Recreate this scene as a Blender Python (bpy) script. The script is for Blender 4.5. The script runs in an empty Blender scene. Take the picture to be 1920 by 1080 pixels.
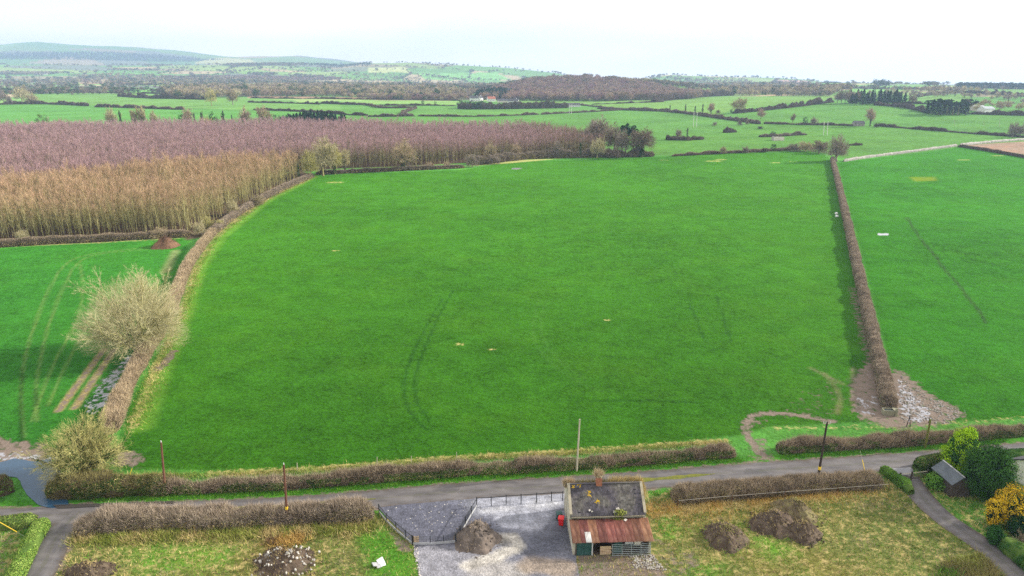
import bpy, math, random
import numpy as np
from mathutils import Vector, Matrix

# ------------------------------------------------------------------ camera, sky, sun, exposure
sc = bpy.context.scene
COL = sc.collection
F, CX, CY, HOR, CAMZ = 1310.0, 960.0, 540.0, 130.0, 50.0
TH = math.atan((CY - HOR) / F)
cT, sT = math.cos(TH), math.sin(TH)
cam = bpy.data.cameras.new('camera'); co = bpy.data.objects.new('camera', cam); COL.objects.link(co)
cam.sensor_width = 36.0; cam.lens = F / 1920 * 36.0; cam.clip_start = 0.5; cam.clip_end = 40000
co.location = (0, 0, CAMZ); co.rotation_euler = (math.radians(90) - TH, 0, 0)
sc.camera = co

SUN_EL, SUN_AZ = math.radians(23), math.radians(77)      # azimuth clockwise from +Y
w = bpy.data.worlds.new('World'); sc.world = w; w.use_nodes = True
nt = w.node_tree; nt.nodes.clear()
out = nt.nodes.new('ShaderNodeOutputWorld'); bg = nt.nodes.new('ShaderNodeBackground')
sky = nt.nodes.new('ShaderNodeTexSky'); sky.sky_type = 'NISHITA'; sky.sun_disc = False
sky.sun_elevation = SUN_EL; sky.sun_rotation = SUN_AZ; sky.air_density = 1.0; sky.dust_density = 1.5; sky.ozone_density = 1.0
tc = nt.nodes.new('ShaderNodeTexCoord'); mp = nt.nodes.new('ShaderNodeMapping'); mp.inputs['Scale'].default_value = (1, 1, 5)
nz = nt.nodes.new('ShaderNodeTexNoise'); nz.inputs['Scale'].default_value = 2.6; nz.inputs['Detail'].default_value = 5
rp = nt.nodes.new('ShaderNodeValToRGB'); rp.color_ramp.elements[0].position = 0.3; rp.color_ramp.elements[1].position = 0.68
rp.color_ramp.elements[0].color = (.62, .62, .62, 1); rp.color_ramp.elements[1].color = (.97, .97, .97, 1)
mx = nt.nodes.new('ShaderNodeMix'); mx.data_type = 'RGBA'; mx.inputs['B'].default_value = (12.8, 11.9, 11.1, 1)
nt.links.new(tc.outputs['Generated'], mp.inputs['Vector']); nt.links.new(mp.outputs['Vector'], nz.inputs['Vector'])
nt.links.new(nz.outputs['Fac'], rp.inputs['Fac']); nt.links.new(rp.outputs['Color'], mx.inputs['Factor'])
nt.links.new(sky.outputs['Color'], mx.inputs['A']); nt.links.new(mx.outputs['Result'], bg.inputs['Color'])
bg.inputs['Strength'].default_value = 0.08
nt.links.new(bg.outputs['Background'], out.inputs['Surface'])

sl = bpy.data.lights.new('sun', 'SUN'); so = bpy.data.objects.new('sun', sl); COL.objects.link(so)
sl.energy = 4.6; sl.angle = math.radians(1.2); sl.color = (1.0, 0.93, 0.82)
sd = Vector((math.sin(SUN_AZ) * math.cos(SUN_EL), math.cos(SUN_AZ) * math.cos(SUN_EL), math.sin(SUN_EL)))
so.rotation_euler = (-sd).to_track_quat('-Z', 'Y').to_euler(); so.location = (300, 100, 300)
vs = sc.view_settings; vs.view_transform = 'Standard'; vs.look = 'None'; vs.gamma = 1.0; vs.use_curve_mapping = False
vs.exposure = 0.7
sc.display_settings.display_device = 'sRGB'
cy = sc.cycles
cy.max_bounces = 5; cy.diffuse_bounces = 2; cy.glossy_bounces = 2; cy.transmission_bounces = 2; cy.volume_bounces = 1
cy.transparent_max_bounces = 4; cy.use_denoising = False; cy.caustics_reflective = False; cy.caustics_refractive = False
try: cy.denoiser = 'OPENIMAGEDENOISE'; cy.denoising_input_passes = 'RGB_ALBEDO_NORMAL'
except Exception: pass

# ------------------------------------------------------------------ numeric helpers
def rg(seed): return np.random.default_rng(seed)
def sstep(a, b, x):
    t = np.clip((np.asarray(x, float) - a) / (b - a), 0, 1); return t * t * (3 - 2 * t)
def vnoise(x, y, z=0.0, s=0):
    x = np.asarray(x, float); y = np.asarray(y, float) + 0 * x; z = np.asarray(z, float) + 0 * x
    xi, yi, zi = np.floor(x).astype(np.int64), np.floor(y).astype(np.int64), np.floor(z).astype(np.int64)
    fx, fy, fz = x - xi, y - yi, z - zi
    fx, fy, fz = fx * fx * (3 - 2 * fx), fy * fy * (3 - 2 * fy), fz * fz * (3 - 2 * fz)
    def hsh(a, b, c):
        n = (a * 374761393 + b * 668265263 + c * 2147483647 + s * 144665) & 0xffffffff
        n = ((n ^ (n >> 13)) * 1274126177) & 0xffffffff
        return ((n ^ (n >> 16)) & 0xffff) / 65535.0
    r = 0
    for dx in (0, 1):
        for dy in (0, 1):
            for dz in (0, 1):
                r = r + (fx if dx else 1 - fx) * (fy if dy else 1 - fy) * (fz if dz else 1 - fz) * hsh(xi + dx, yi + dy, zi + dz)
    return r
def fbm(x, y, z=0.0, s=0, o=3):
    r, a = 0, 0.5
    for i in range(o):
        r = r + a * vnoise(x * 2 ** i, y * 2 ** i, np.asarray(z) * 2 ** i, s + i); a *= .5
    return r / (1 - .5 ** o)

def wx(px, Y, z=0.0): return (px - CX) / F * (Y * cT + (CAMZ - z) * sT)
def ridge(pts, D):
    X = [wx(p[0], D) for p in pts]; Z = [CAMZ + (HOR - p[1]) / (F / cT / cT) * D for p in pts]
    return np.array(X), np.array(Z)
R1 = ridge([(-700, 120), (-300, 100), (0, 86), (40, 87), (100, 81), (160, 85), (235, 89), (310, 95), (380, 100), (450, 107), (525, 107), (565, 106), (625, 113), (700, 122), (800, 135), (1000, 150), (2600, 170)], 7600)
R2 = ridge([(-700, 128), (0, 122), (300, 124), (560, 120), (660, 124), (700, 119), (780, 118), (840, 122), (900, 125), (960, 129), (1010, 135), (1100, 143), (1300, 160), (2600, 175)], 4600)
R3 = ridge([(-600, 165), (900, 165), (1100, 155), (1200, 146), (1250, 141), (1310, 143), (1370, 145), (1450, 147), (1500, 150), (1540, 157), (1640, 165), (2600, 165)], 3900)
R4 = ridge([(300, 185), (860, 185), (930, 166), (990, 152), (1050, 145), (1130, 145), (1200, 149), (1280, 161), (1370, 172), (1450, 178), (1550, 178), (2600, 178)], 1750)
R5 = ridge([(-600, 175), (1450, 172), (1560, 165), (1640, 158), (1700, 159), (1800, 162), (1920, 164), (2300, 160), (2900, 160)], 2100)
def base_terr(x, y):
    x = np.asarray(x, float); y = np.asarray(y, float)
    h = 0.25 * np.sin(x / 37 + 1) * np.sin(y / 43) * sstep(100, 200, y) + .5 * np.sin(x / 90) * np.sin(y / 120 + 2) * sstep(160, 320, y)
    h = h + 1.6 * (fbm(x / 140, y / 140, 0, 5) - .5) * sstep(330, 700, y)
    h = h + (9 * sstep(60, 380, x - .12 * y) * sstep(430, 900, y) + 3 * np.sin(x / 130 + y / 170) * sstep(500, 800, y) * sstep(0, 250, x)) * (1 - sstep(1300, 2100, y))
    return h - (90 + .03 * np.maximum(y - 3800, 0)) * sstep(2300, 3700, y) * sstep(-1300, 200, x)
def terr(x, y):
    x = np.asarray(x, float); y = np.asarray(y, float); h = base_terr(x, y)
    def rd(R, D, w0, w1):
        z = np.maximum(np.interp(x, R[0], R[1]) - base_terr(x, np.full_like(x, D)), 0); d = y - D
        return z * np.where(d < 0, np.exp(-(d / w0) ** 2), np.exp(-(d / w1) ** 2))
    if y.size == 0 or y.max() < 800: return h
    h = h + rd(R4, 1750, 260, 350) + rd(R5, 2100, 520, 380) * sstep(350, 800, x) + rd(R3, 3900, 800, 600) * sstep(350, 800, x) + rd(R2, 4600, 950, 700) * (1 - sstep(250, 700, x)) + rd(R1, 7600, 1500, 1500)
    return h + 8 * (fbm(x / 600, y / 600, 0, 9) - .5) * sstep(2600, 4000, y) + 55 * (fbm(x / 900, y / 700, 0, 19, 4) - .5) * sstep(5400, 6800, y) * (1 - sstep(-2200, -300, x))
_YS = np.exp(np.linspace(math.log(18), math.log(9300), 2600))
def G(px, py):
    u, v = (px - CX) / F, (py - CY) / F
    dy = cT - v * sT; dz = -(sT + v * cT)
    X = u / dy * _YS; Z = CAMZ + dz / dy * _YS
    g = Z - terr(X, _YS)
    i = int(np.argmax(g <= 0)) if (g <= 0).any() else len(_YS) - 1
    if i == 0: i = 1
    t = g[i - 1] / (g[i - 1] - g[i]) if g[i] < g[i - 1] else 1
    Y = _YS[i - 1] + min(max(t, 0), 1) * (_YS[i] - _YS[i - 1])
    return (u / dy * Y, Y)
def GL(pts): return [G(*p) for p in pts]
def Z(x, y): return float(terr(x, y))
def zat(py, Y):                       # height of a point seen at row py at distance Y
    v = (py - CY) / F
    return CAMZ - Y * (sT + v * cT) / (cT - v * sT)
def lin(r, g, b):
    return tuple((c / 255 / 12.92) if c / 255 < .04045 else ((c / 255 + .055) / 1.055) ** 2.4 for c in (r, g, b))
def inpoly(P, poly):
    x, y = P[:, 0], P[:, 1]; r = np.zeros(len(P), bool); n = len(poly)
    for i in range(n):
        x0, y0 = poly[i]; x1, y1 = poly[(i + 1) % n]
        if y0 == y1: continue
        c = ((y0 > y) != (y1 > y)) & (x < (x1 - x0) * (y - y0) / (y1 - y0) + x0); r ^= c
    return r
def dline(P, line):
    d = np.full(len(P), 1e9)
    for (x0, y0), (x1, y1) in zip(line[:-1], line[1:]):
        dx, dy = x1 - x0, y1 - y0; L = dx * dx + dy * dy + 1e-9
        t = np.clip(((P[:, 0] - x0) * dx + (P[:, 1] - y0) * dy) / L, 0, 1)
        d = np.minimum(d, np.hypot(P[:, 0] - x0 - t * dx, P[:, 1] - y0 - t * dy))
    return d
def resamp(pts, step):
    P = np.array(pts, float); s = np.r_[0, np.cumsum(np.hypot(*(P[1:] - P[:-1]).T))]
    n = max(2, int(s[-1] / step) + 1); t = np.linspace(0, s[-1], n)
    return np.c_[np.interp(t, s, P[:, 0]), np.interp(t, s, P[:, 1])]
def smooth_line(pts, k=2):            # Chaikin
    P = np.array(pts, float)
    for _ in range(k):
        a, b = P[:-1] * .75 + P[1:] * .25, P[:-1] * .25 + P[1:] * .75
        Q = np.empty((2 * len(a), 2)); Q[0::2] = a; Q[1::2] = b
        P = np.vstack([P[:1], Q, P[-1:]])
    return P

# ------------------------------------------------------------------ materials
MATS = {}
def mat(name, cols, scale=1.0, detail=4, rough=.9, spec=.15, bump=0.0, bscale=None, rand=0.0, zr=None, metal=0.0, stretch=None, bdist=.05, isl=0.0):
    m = bpy.data.materials.new(name); m.use_nodes = True; t = m.node_tree; N, L = t.nodes, t.links
    b = N['Principled BSDF']; b.inputs['Roughness'].default_value = rough; b.inputs['Specular IOR Level'].default_value = spec
    b.inputs['Metallic'].default_value = metal
    c = N.new('ShaderNodeTexCoord'); vec = c.outputs['Object']
    if stretch:
        q = N.new('ShaderNodeMapping'); q.inputs['Scale'].default_value = stretch; L.new(vec, q.inputs['Vector']); vec = q.outputs['Vector']
    n = N.new('ShaderNodeTexNoise'); n.inputs['Scale'].default_value = scale; n.inputs['Detail'].default_value = detail; L.new(vec, n.inputs['Vector'])
    r = N.new('ShaderNodeValToRGB'); e = r.color_ramp.elements
    k = len(cols)
    if k == 1: cols = [cols[0], cols[0]]; k = 2
    while len(e) < k: e.new(.5)
    for i, cc in enumerate(cols):
        e[i].position = .3 + .4 * i / (k - 1); e[i].color = (*cc[:3], 1)
    L.new(n.outputs['Fac'], r.inputs['Fac']); colout = r.outputs['Color']
    if zr:                            # second colour above a height (young shoots on old wood)
        z0, z1, c2 = zr
        sx = N.new('ShaderNodeSeparateXYZ'); L.new(c.outputs['Object'], sx.inputs['Vector'])
        ad = N.new('ShaderNodeMath'); ad.operation = 'MULTIPLY_ADD'; L.new(n.outputs['Fac'], ad.inputs[0]); ad.inputs[1].default_value = (z1 - z0) * 1.2; L.new(sx.outputs['Z'], ad.inputs[2])
        mr = N.new('ShaderNodeMapRange'); mr.inputs['From Min'].default_value = z0 + (z1 - z0) * .6; mr.inputs['From Max'].default_value = z1 + (z1 - z0) * .6; L.new(ad.outputs[0], mr.inputs['Value'])
        mm = N.new('ShaderNodeMix'); mm.data_type = 'RGBA'; mm.inputs['B'].default_value = (*c2, 1); L.new(colout, mm.inputs['A']); L.new(mr.outputs['Result'], mm.inputs['Factor']); colout = mm.outputs['Result']
    if isl:
        gm = N.new('ShaderNodeNewGeometry'); mi_ = N.new('ShaderNodeMapRange'); mi_.inputs['To Min'].default_value = 1 - isl; mi_.inputs['To Max'].default_value = 1 + isl; L.new(gm.outputs['Random Per Island'], mi_.inputs['Value'])
        vv = N.new('ShaderNodeVectorMath'); vv.operation = 'SCALE'; L.new(colout, vv.inputs[0]); L.new(mi_.outputs['Result'], vv.inputs['Scale']); colout = vv.outputs[0]
    if rand:
        oi = N.new('ShaderNodeObjectInfo'); h = N.new('ShaderNodeHueSaturation')
        mr = N.new('ShaderNodeMapRange'); mr.inputs['To Min'].default_value = 1 - rand; mr.inputs['To Max'].default_value = 1 + rand
        L.new(oi.outputs['Random'], mr.inputs['Value']); L.new(mr.outputs['Result'], h.inputs['Value']); L.new(colout, h.inputs['Color'])
        m2 = N.new('ShaderNodeMapRange'); m2.inputs['To Min'].default_value = .5 + rand * .06; m2.inputs['To Max'].default_value = .5 - rand * .06
        w2 = N.new('ShaderNodeMath'); w2.operation = 'FRACT'; w3 = N.new('ShaderNodeMath'); w3.operation = 'MULTIPLY'; w3.inputs[1].default_value = 7.31
        L.new(oi.outputs['Random'], w3.inputs[0]); L.new(w3.outputs[0], w2.inputs[0]); L.new(w2.outputs[0], m2.inputs['Value']); L.new(m2.outputs['Result'], h.inputs['Hue'])
        colout = h.outputs['Color']
    L.new(colout, b.inputs['Base Color'])
    if bump:
        n2 = N.new('ShaderNodeTexNoise'); n2.inputs['Scale'].default_value = bscale or scale * 4; n2.inputs['Detail'].default_value = 5; L.new(vec, n2.inputs['Vector'])
        bp = N.new('ShaderNodeBump'); bp.inputs['Strength'].default_value = bump; bp.inputs['Distance'].default_value = bdist; L.new(n2.outputs['Fac'], bp.inputs['Height']); L.new(bp.outputs['Normal'], b.inputs['Normal'])
    MATS[name] = m; return m

def tw(name, a, b, **k): return mat(name, [a, b], scale=.6, detail=3, rough=.95, spec=.03, isl=k.pop('isl', .38), **k)
tw('bark', (.13, .11, .07), (.21, .19, .11), rand=.2)
tw('bark_grey', (.16, .14, .11), (.25, .22, .17), rand=.2)
tw('bark_olive', (.25, .23, .10), (.38, .35, .16), rand=.2)
tw('twig_tan', (.31, .25, .15), (.43, .36, .22), rand=.15)
tw('twig_straw', (.39, .35, .20), (.55, .50, .30), rand=.1)
tw('twig_yellow', (.38, .36, .13), (.50, .46, .20), rand=.1)
tw('twig_grey', (.23, .19, .15), (.34, .285, .225), rand=.15)
tw('twig_pink', (.33, .24, .17), (.43, .32, .23), rand=.15)
tw('twig_purple', (.22, .135, .14), (.33, .20, .205), rand=.18)
tw('twig_brown', (.19, .145, .11), (.29, .23, .175), rand=.15)
tw('twig_dark', (.09, .07, .05), (.14, .11, .08), rand=.2)
tw('shoot_tan', (.30, .27, .12), (.40, .36, .17), rand=.15, zr=(6.0, 11.5, (.46, .32, .20)))
tw('shoot_purple', (.21, .17, .11), (.28, .22, .15), rand=.15, zr=(4.5, 9.5, (.40, .27, .27)))
tw('shoot_mauve', (.20, .18, .10), (.27, .23, .13), rand=.15, zr=(6.0, 11.5, (.31, .21, .18)))
tw('ivy', (.018, .045, .012), (.05, .11, .025), rand=.2)
tw('ivy_light', (.05, .10, .02), (.12, .19, .04), rand=.2)
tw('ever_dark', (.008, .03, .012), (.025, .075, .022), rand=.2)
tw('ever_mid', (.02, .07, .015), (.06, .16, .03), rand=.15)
tw('ever_lime', (.17, .36, .01), (.34, .54, .02), rand=.1)
tw('ever_gold', (.42, .27, .01), (.62, .42, .03), rand=.1)
tw('conifer', (.010, .032, .016), (.026, .065, .028), rand=.2)
tw('leaf_green', (.06, .16, .02), (.14, .28, .04))
tw('leaf_bramble', (.03, .075, .015), (.10, .16, .035))
tw('hedge_trim', (.16, .25, .04), (.28, .38, .09))
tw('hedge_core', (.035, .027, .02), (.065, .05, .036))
tw('hedge_purple', (.29, .235, .18), (.43, .355, .27), isl=.5)
tw('hedge_brown', (.25, .20, .14), (.40, .325, .23), isl=.5)
tw('hedge_beige', (.40, .31, .20), (.55, .44, .29), isl=.5)
tw('hedge_olive', (.17, .15, .06), (.27, .24, .10))
tw('straw', (.40, .31, .13), (.58, .47, .22))
tw('straw_gold', (.42, .27, .08), (.56, .38, .13))
tw('grass_blade', (.06, .20, .015), (.14, .32, .03))
tw('grass_olive', (.18, .22, .04), (.30, .32, .08))
tw('dead_brown', (.12, .07, .045), (.20, .12, .075))
mat('earth', [(.05, .036, .026), (.085, .062, .046), (.14, .11, .08)], scale=1.3, detail=8, bump=.8, bscale=5, bdist=.12)
mat('earth_grass', [(.09, .07, .045), (.15, .12, .07), (.22, .20, .09)], scale=.9, detail=8, bump=.8, bscale=6, bdist=.12)
mat('gravel_heap', [(.075, .062, .055), (.125, .104, .09), (.19, .155, .13)], scale=1.2, detail=9, bump=.7, bscale=9, bdist=.08)
mat('asphalt', [(.075, .07, .072), (.105, .098, .10), (.15, .14, .138)], scale=.35, detail=9, rough=.55, spec=.35, bump=.25, bscale=25, bdist=.01, stretch=(1, 3, 1))
mat('stone', [(.28, .26, .23), (.42, .40, .36), (.62, .60, .56)], scale=1.1, detail=6, rand=.35, bump=.4, bscale=12)
mat('wallstone', [(.22, .21, .19), (.34, .32, .29), (.5, .48, .44)], scale=.7, detail=8, rand=.2, bump=.5, bscale=5)
mat('render_wall', [(.30, .28, .20), (.45, .43, .34), (.58, .56, .47)], scale=.9, detail=8, bump=.2)
mat('white_wall', [(.68, .68, .66), (.80, .80, .78)], scale=.5, detail=4)
mat('cream_wall', [(.55, .50, .42), (.66, .62, .54)], scale=.5, detail=4)
mat('slate', [(.036, .032, .042), (.064, .057, .068), (.095, .088, .078), (.14, .135, .125)], scale=.55, detail=9, rough=.6, spec=.3, bump=.25, bscale=9, isl=.45)
mat('roof_dark', [(.06, .06, .07), (.10, .10, .11)], scale=.6)
mat('roof_red', [(.30, .10, .07), (.38, .15, .10)], scale=.6)
mat('roof_tin', [(.30, .34, .36), (.42, .46, .48)], scale=.6)
mat('rust', [(.085, .038, .026), (.17, .07, .045), (.27, .14, .095)], scale=1.4, detail=9, rough=.75, spec=.25, rand=.4, stretch=(2, .5, 1))
mat('galv', [(.42, .43, .42), (.60, .61, .60)], scale=1.5, detail=6, rough=.55, spec=.3)
mat('zinc_gate', [(.30, .37, .38), (.44, .50, .50)], scale=3, rough=.4, spec=.5, metal=.3)
mat('green_paint', [(.02, .065, .06), (.045, .11, .10)], scale=1.5, detail=6, rough=.6)
mat('wood_pale', [(.38, .27, .17), (.52, .40, .26)], scale=2, stretch=(1, 1, 6), rand=.15)
mat('wood_grey', [(.36, .33, .25), (.50, .46, .36)], scale=2, stretch=(4, 4, .6))
mat('wood_brown', [(.10, .045, .03), (.17, .085, .055)], scale=2, stretch=(4, 4, .6), rand=.15)
mat('wood_dark', [(.03, .022, .02), (.06, .045, .04)], scale=2, stretch=(4, 4, .6))
mat('timber_dark', [(.05, .04, .035), (.09, .075, .065)], scale=2)
mat('pole_white', [(.62, .63, .60), (.75, .75, .72)], scale=2)
mat('yellow', [(.62, .42, .03), (.75, .55, .06)], scale=2, rough=.5)
mat('red_plastic', [(.62, .015, .02), (.72, .03, .03)], scale=2, rough=.4, spec=.4)
mat('teal_plastic', [(.01, .05, .05), (.02, .08, .075)], scale=2, rough=.4, spec=.4)
mat('black_plastic', [(.015, .015, .015), (.03, .03, .03)], scale=2, rough=.5)
mat('fence_steel', [(.018, .02, .024), (.035, .038, .042)], scale=3, rough=.5, spec=.4)
mat('concrete', [(.30, .31, .32), (.44, .45, .46)], scale=1.5, detail=8)
mat('wire', [(.35, .33, .28), (.45, .43, .38)], scale=2)
mat('brick', [(.28, .09, .05), (.42, .15, .09)], scale=4, detail=4, rough=.85)
mat('mortar', [(.30, .27, .2), (.4, .36, .28)], scale=3)
mat('inside_shade', [(.012, .01, .009), (.025, .02, .018)], scale=1)  # near-black colour painting the shade inside the lean-to
mat('moss', [(.09, .11, .025), (.17, .17, .03)], scale=2, detail=8)
mat('lichen', [(.50, .30, .01), (.66, .44, .02)], scale=3)
mat('trough', [(.20, .20, .14), (.32, .31, .22)], scale=1.6, detail=7)
mat('sack', [(.70, .71, .72), (.80, .80, .80)], scale=3)
mat('shed_roof', [(.07, .085, .10), (.12, .14, .16)], scale=1.2, detail=7, rough=.6)
mat('paving_wet', [(.09, .095, .11), (.15, .155, .17), (.24, .24, .25)], scale=.6, detail=8, rough=.35, spec=.5)

def water_mat(name, col, rough, bump):
    m = bpy.data.materials.new(name); m.use_nodes = True; t = m.node_tree; b = t.nodes['Principled BSDF']
    b.inputs['Base Color'].default_value = (*col, 1); b.inputs['Roughness'].default_value = rough; b.inputs['Specular IOR Level'].default_value = .5; b.inputs['IOR'].default_value = 1.33
    n = t.nodes.new('ShaderNodeTexNoise'); n.inputs['Scale'].default_value = .9; n.inputs['Detail'].default_value = 4
    c = t.nodes.new('ShaderNodeTexCoord'); t.links.new(c.outputs['Object'], n.inputs['Vector'])
    bp = t.nodes.new('ShaderNodeBump'); bp.inputs['Strength'].default_value = bump; bp.inputs['Distance'].default_value = .02; t.links.new(n.outputs['Fac'], bp.inputs['Height']); t.links.new(bp.outputs['Normal'], b.inputs['Normal'])
    MATS[name] = m
water_mat('water', (.03, .072, .125), .03, .12)  # blue of the reflected sky is put into the base colour
water_mat('puddle', (.055, .05, .046), .05, .15)

def ground_mat():
    m = bpy.data.materials.new('ground'); m.use_nodes = True; t = m.node_tree; N, L = t.nodes, t.links
    b = N['Principled BSDF']; b.inputs['Sheen Weight'].default_value = .35; b.inputs['Sheen Roughness'].default_value = .5; b.inputs['Sheen Tint'].default_value = (.40, .9, .15, 1)
    ga = N.new('ShaderNodeAttribute'); ga.attribute_name = 'gcol'
    ma = N.new('ShaderNodeAttribute'); ma.attribute_name = 'mw'
    sp = N.new('ShaderNodeSeparateColor'); L.new(ma.outputs['Color'], sp.inputs['Color'])
    tcn = N.new('ShaderNodeTexCoord'); P = tcn.outputs['Object']
    def noise(s, d=4, rough=.5, vec=None):
        n = N.new('ShaderNodeTexNoise'); n.inputs['Scale'].default_value = s; n.inputs['Detail'].default_value = d; n.inputs['Roughness'].default_value = rough; L.new(vec or P, n.inputs['Vector']); return n.outputs['Fac']
    def math_(op, a, bb, c=None):
        n = N.new('ShaderNodeMath'); n.operation = op
        for i, v in enumerate((a, bb, c)):
            if v is None: continue
            if isinstance(v, (int, float)): n.inputs[i].default_value = v
            else: L.new(v, n.inputs[i])
        return n.outputs[0]
    def rng_(v, a, bb, c, d):
        n = N.new('ShaderNodeMapRange'); n.inputs[1].default_value = a; n.inputs[2].default_value = bb; n.inputs[3].default_value = c; n.inputs[4].default_value = d; L.new(v, n.inputs[0]); return n.outputs[0]
    def mixc(f, a, bb, mode='MIX'):
        n = N.new('ShaderNodeMix'); n.data_type = 'RGBA'; n.blend_type = mode
        for k, v in (('Factor', f), ('A', a), ('B', bb)):
            if isinstance(v, tuple): n.inputs[k].default_value = (*v, 1)
            elif isinstance(v, (int, float)): n.inputs[k].default_value = v
            else: L.new(v, n.inputs[k])
        return n.outputs['Result']
    mpx = N.new('ShaderNodeMapping'); mpx.inputs['Scale'].default_value = (1.0, .8, 1); mpx.inputs['Rotation'].default_value = (0, 0, .25); L.new(P, mpx.inputs['Vector'])
    big, mid = noise(.018, 5, .6), noise(.16, 5, .6)
    fine, tuft = noise(2.6, 5, .7, mpx.outputs['Vector']), noise(.8, 6, .75, mpx.outputs['Vector'])
    val = math_('ADD', math_('ADD', rng_(big, .3, .7, -.20, .20), rng_(mid, .3, .7, -.18, .18)), math_('ADD', rng_(fine, .3, .7, -.42, .42), rng_(tuft, .3, .7, -.3, .3)))
    val = math_('ADD', val, 1.0)
    g = N.new('ShaderNodeVectorMath'); g.operation = 'SCALE'; L.new(ga.outputs['Color'], g.inputs[0]); L.new(val, g.inputs['Scale'])
    col = g.outputs[0]
    # yellowish and bluish drift in the sward
    col = mixc(rng_(noise(.05, 6, .65), .46, .72, 0, .55), col, mixc(1.0, col, (1.9, 1.12, .9), 'MULTIPLY'))
    col = mixc(rng_(noise(.35, 5, .7), .6, .78, 0, .35), col, mixc(1.0, col, (.62, .72, .75), 'MULTIPLY'))
    col = mixc(rng_(noise(1.3, 4, .6), .58, .70, 0, .45), col, mixc(1.0, col, (.42, .55, .45), 'MULTIPLY'))
    # straw
    dn = math_('ADD', sp.outputs['Blue'], rng_(math_('MULTIPLY', noise(1.1, 6, .75), 1.0), .3, .7, -.55, .55))
    straw = mixc(noise(2.3, 5, .7), (.30, .22, .09), (.50, .40, .19))
    col = mixc(math_('MULTIPLY', rng_(dn, .35, .75, 0, 1), rng_(sp.outputs['Blue'], .02, .15, 0, 1)), col, straw)
    # mud
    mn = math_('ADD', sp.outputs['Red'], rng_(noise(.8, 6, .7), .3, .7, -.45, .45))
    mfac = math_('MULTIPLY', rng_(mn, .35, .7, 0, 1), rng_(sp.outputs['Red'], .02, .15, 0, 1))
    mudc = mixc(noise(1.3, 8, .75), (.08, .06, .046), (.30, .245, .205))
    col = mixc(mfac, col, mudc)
    # standing water in ruts
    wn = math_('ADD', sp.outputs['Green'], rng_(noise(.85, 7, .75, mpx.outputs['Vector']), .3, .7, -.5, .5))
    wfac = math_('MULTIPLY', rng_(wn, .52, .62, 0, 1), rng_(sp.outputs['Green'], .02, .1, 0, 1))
    col = mixc(wfac, col, (.29, .30, .335))  # pale base colour paints in the bright sky reflection on the water
    L.new(col, b.inputs['Base Color'])
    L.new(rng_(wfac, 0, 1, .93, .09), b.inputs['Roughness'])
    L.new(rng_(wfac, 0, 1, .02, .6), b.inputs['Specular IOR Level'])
    L.new(math_('MULTIPLY', rng_(math_('MAXIMUM', wfac, mfac), 0, .5, .262, 0), 1.0), b.inputs['Sheen Weight'])
    sg = N.new('ShaderNodeSeparateColor'); L.new(ga.outputs['Color'], sg.inputs['Color']); sf = math_('DIVIDE', math_('MULTIPLY', math_('MULTIPLY', val, .85), ma.outputs['Alpha']), math_('MAXIMUM', sg.outputs['Green'], .01))
    stn = N.new('ShaderNodeVectorMath'); stn.operation = 'SCALE'; L.new(ga.outputs['Color'], stn.inputs[0]); L.new(sf, stn.inputs['Scale']); L.new(stn.outputs[0], b.inputs['Sheen Tint'])
    bp = N.new('ShaderNodeBump'); bp.inputs['Distance'].default_value = .22
    hgt = math_('ADD', math_('MULTIPLY', fine, .6), tuft); hgt = math_('ADD', hgt, math_('MULTIPLY', mid, 1.2))
    L.new(hgt, bp.inputs['Height']); L.new(rng_(wfac, 0, 1, .75, .0), bp.inputs['Strength']); L.new(bp.outputs['Normal'], b.inputs['Normal'])
    MATS['ground'] = m
ground_mat()

# ------------------------------------------------------------------ mesh helpers
def tmesh(name, V, T, mats, mi=None, smooth=False):
    V = np.asarray(V, np.float32).reshape(-1, 3); T = np.asarray(T, np.int32); k = T.shape[1]
    me = bpy.data.meshes.new(name); me.vertices.add(len(V)); me.vertices.foreach_set('co', V.ravel())
    me.loops.add(T.size); me.loops.foreach_set('vertex_index', T.ravel()); me.polygons.add(len(T))
    me.polygons.foreach_set('loop_start', np.arange(0, T.size, k, dtype=np.int32))
    for q in ([mats] if isinstance(mats, str) else mats): me.materials.append(MATS[q])
    if mi is not None: me.polygons.foreach_set('material_index', np.asarray(mi, np.int32))
    if smooth: me.polygons.foreach_set('use_smooth', np.ones(len(T), bool))
    me.update(calc_edges=True); return me
def link(name, me, parent=None, loc=(0, 0, 0), rz=0.0, scale=None):
    o = bpy.data.objects.new(name, me); COL.objects.link(o); o.location = loc
    if rz: o.rotation_euler = (0, 0, rz)
    if scale is not None: o.scale = scale
    if parent: o.parent = parent
    return o
def tag(o, label=None, cat=None, group=None, kind=None):
    if label: o['label'] = label
    if cat: o['category'] = cat
    if group: o['group'] = group
    if kind: o['kind'] = kind
    return o
def empty(name, loc, rz=0.0, scale=None):
    o = bpy.data.objects.new(name, None); COL.objects.link(o); o.location = loc; o.rotation_euler = (0, 0, rz); o.empty_display_size = .5
    if scale is not None: o.scale = scale
    return o
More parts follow.
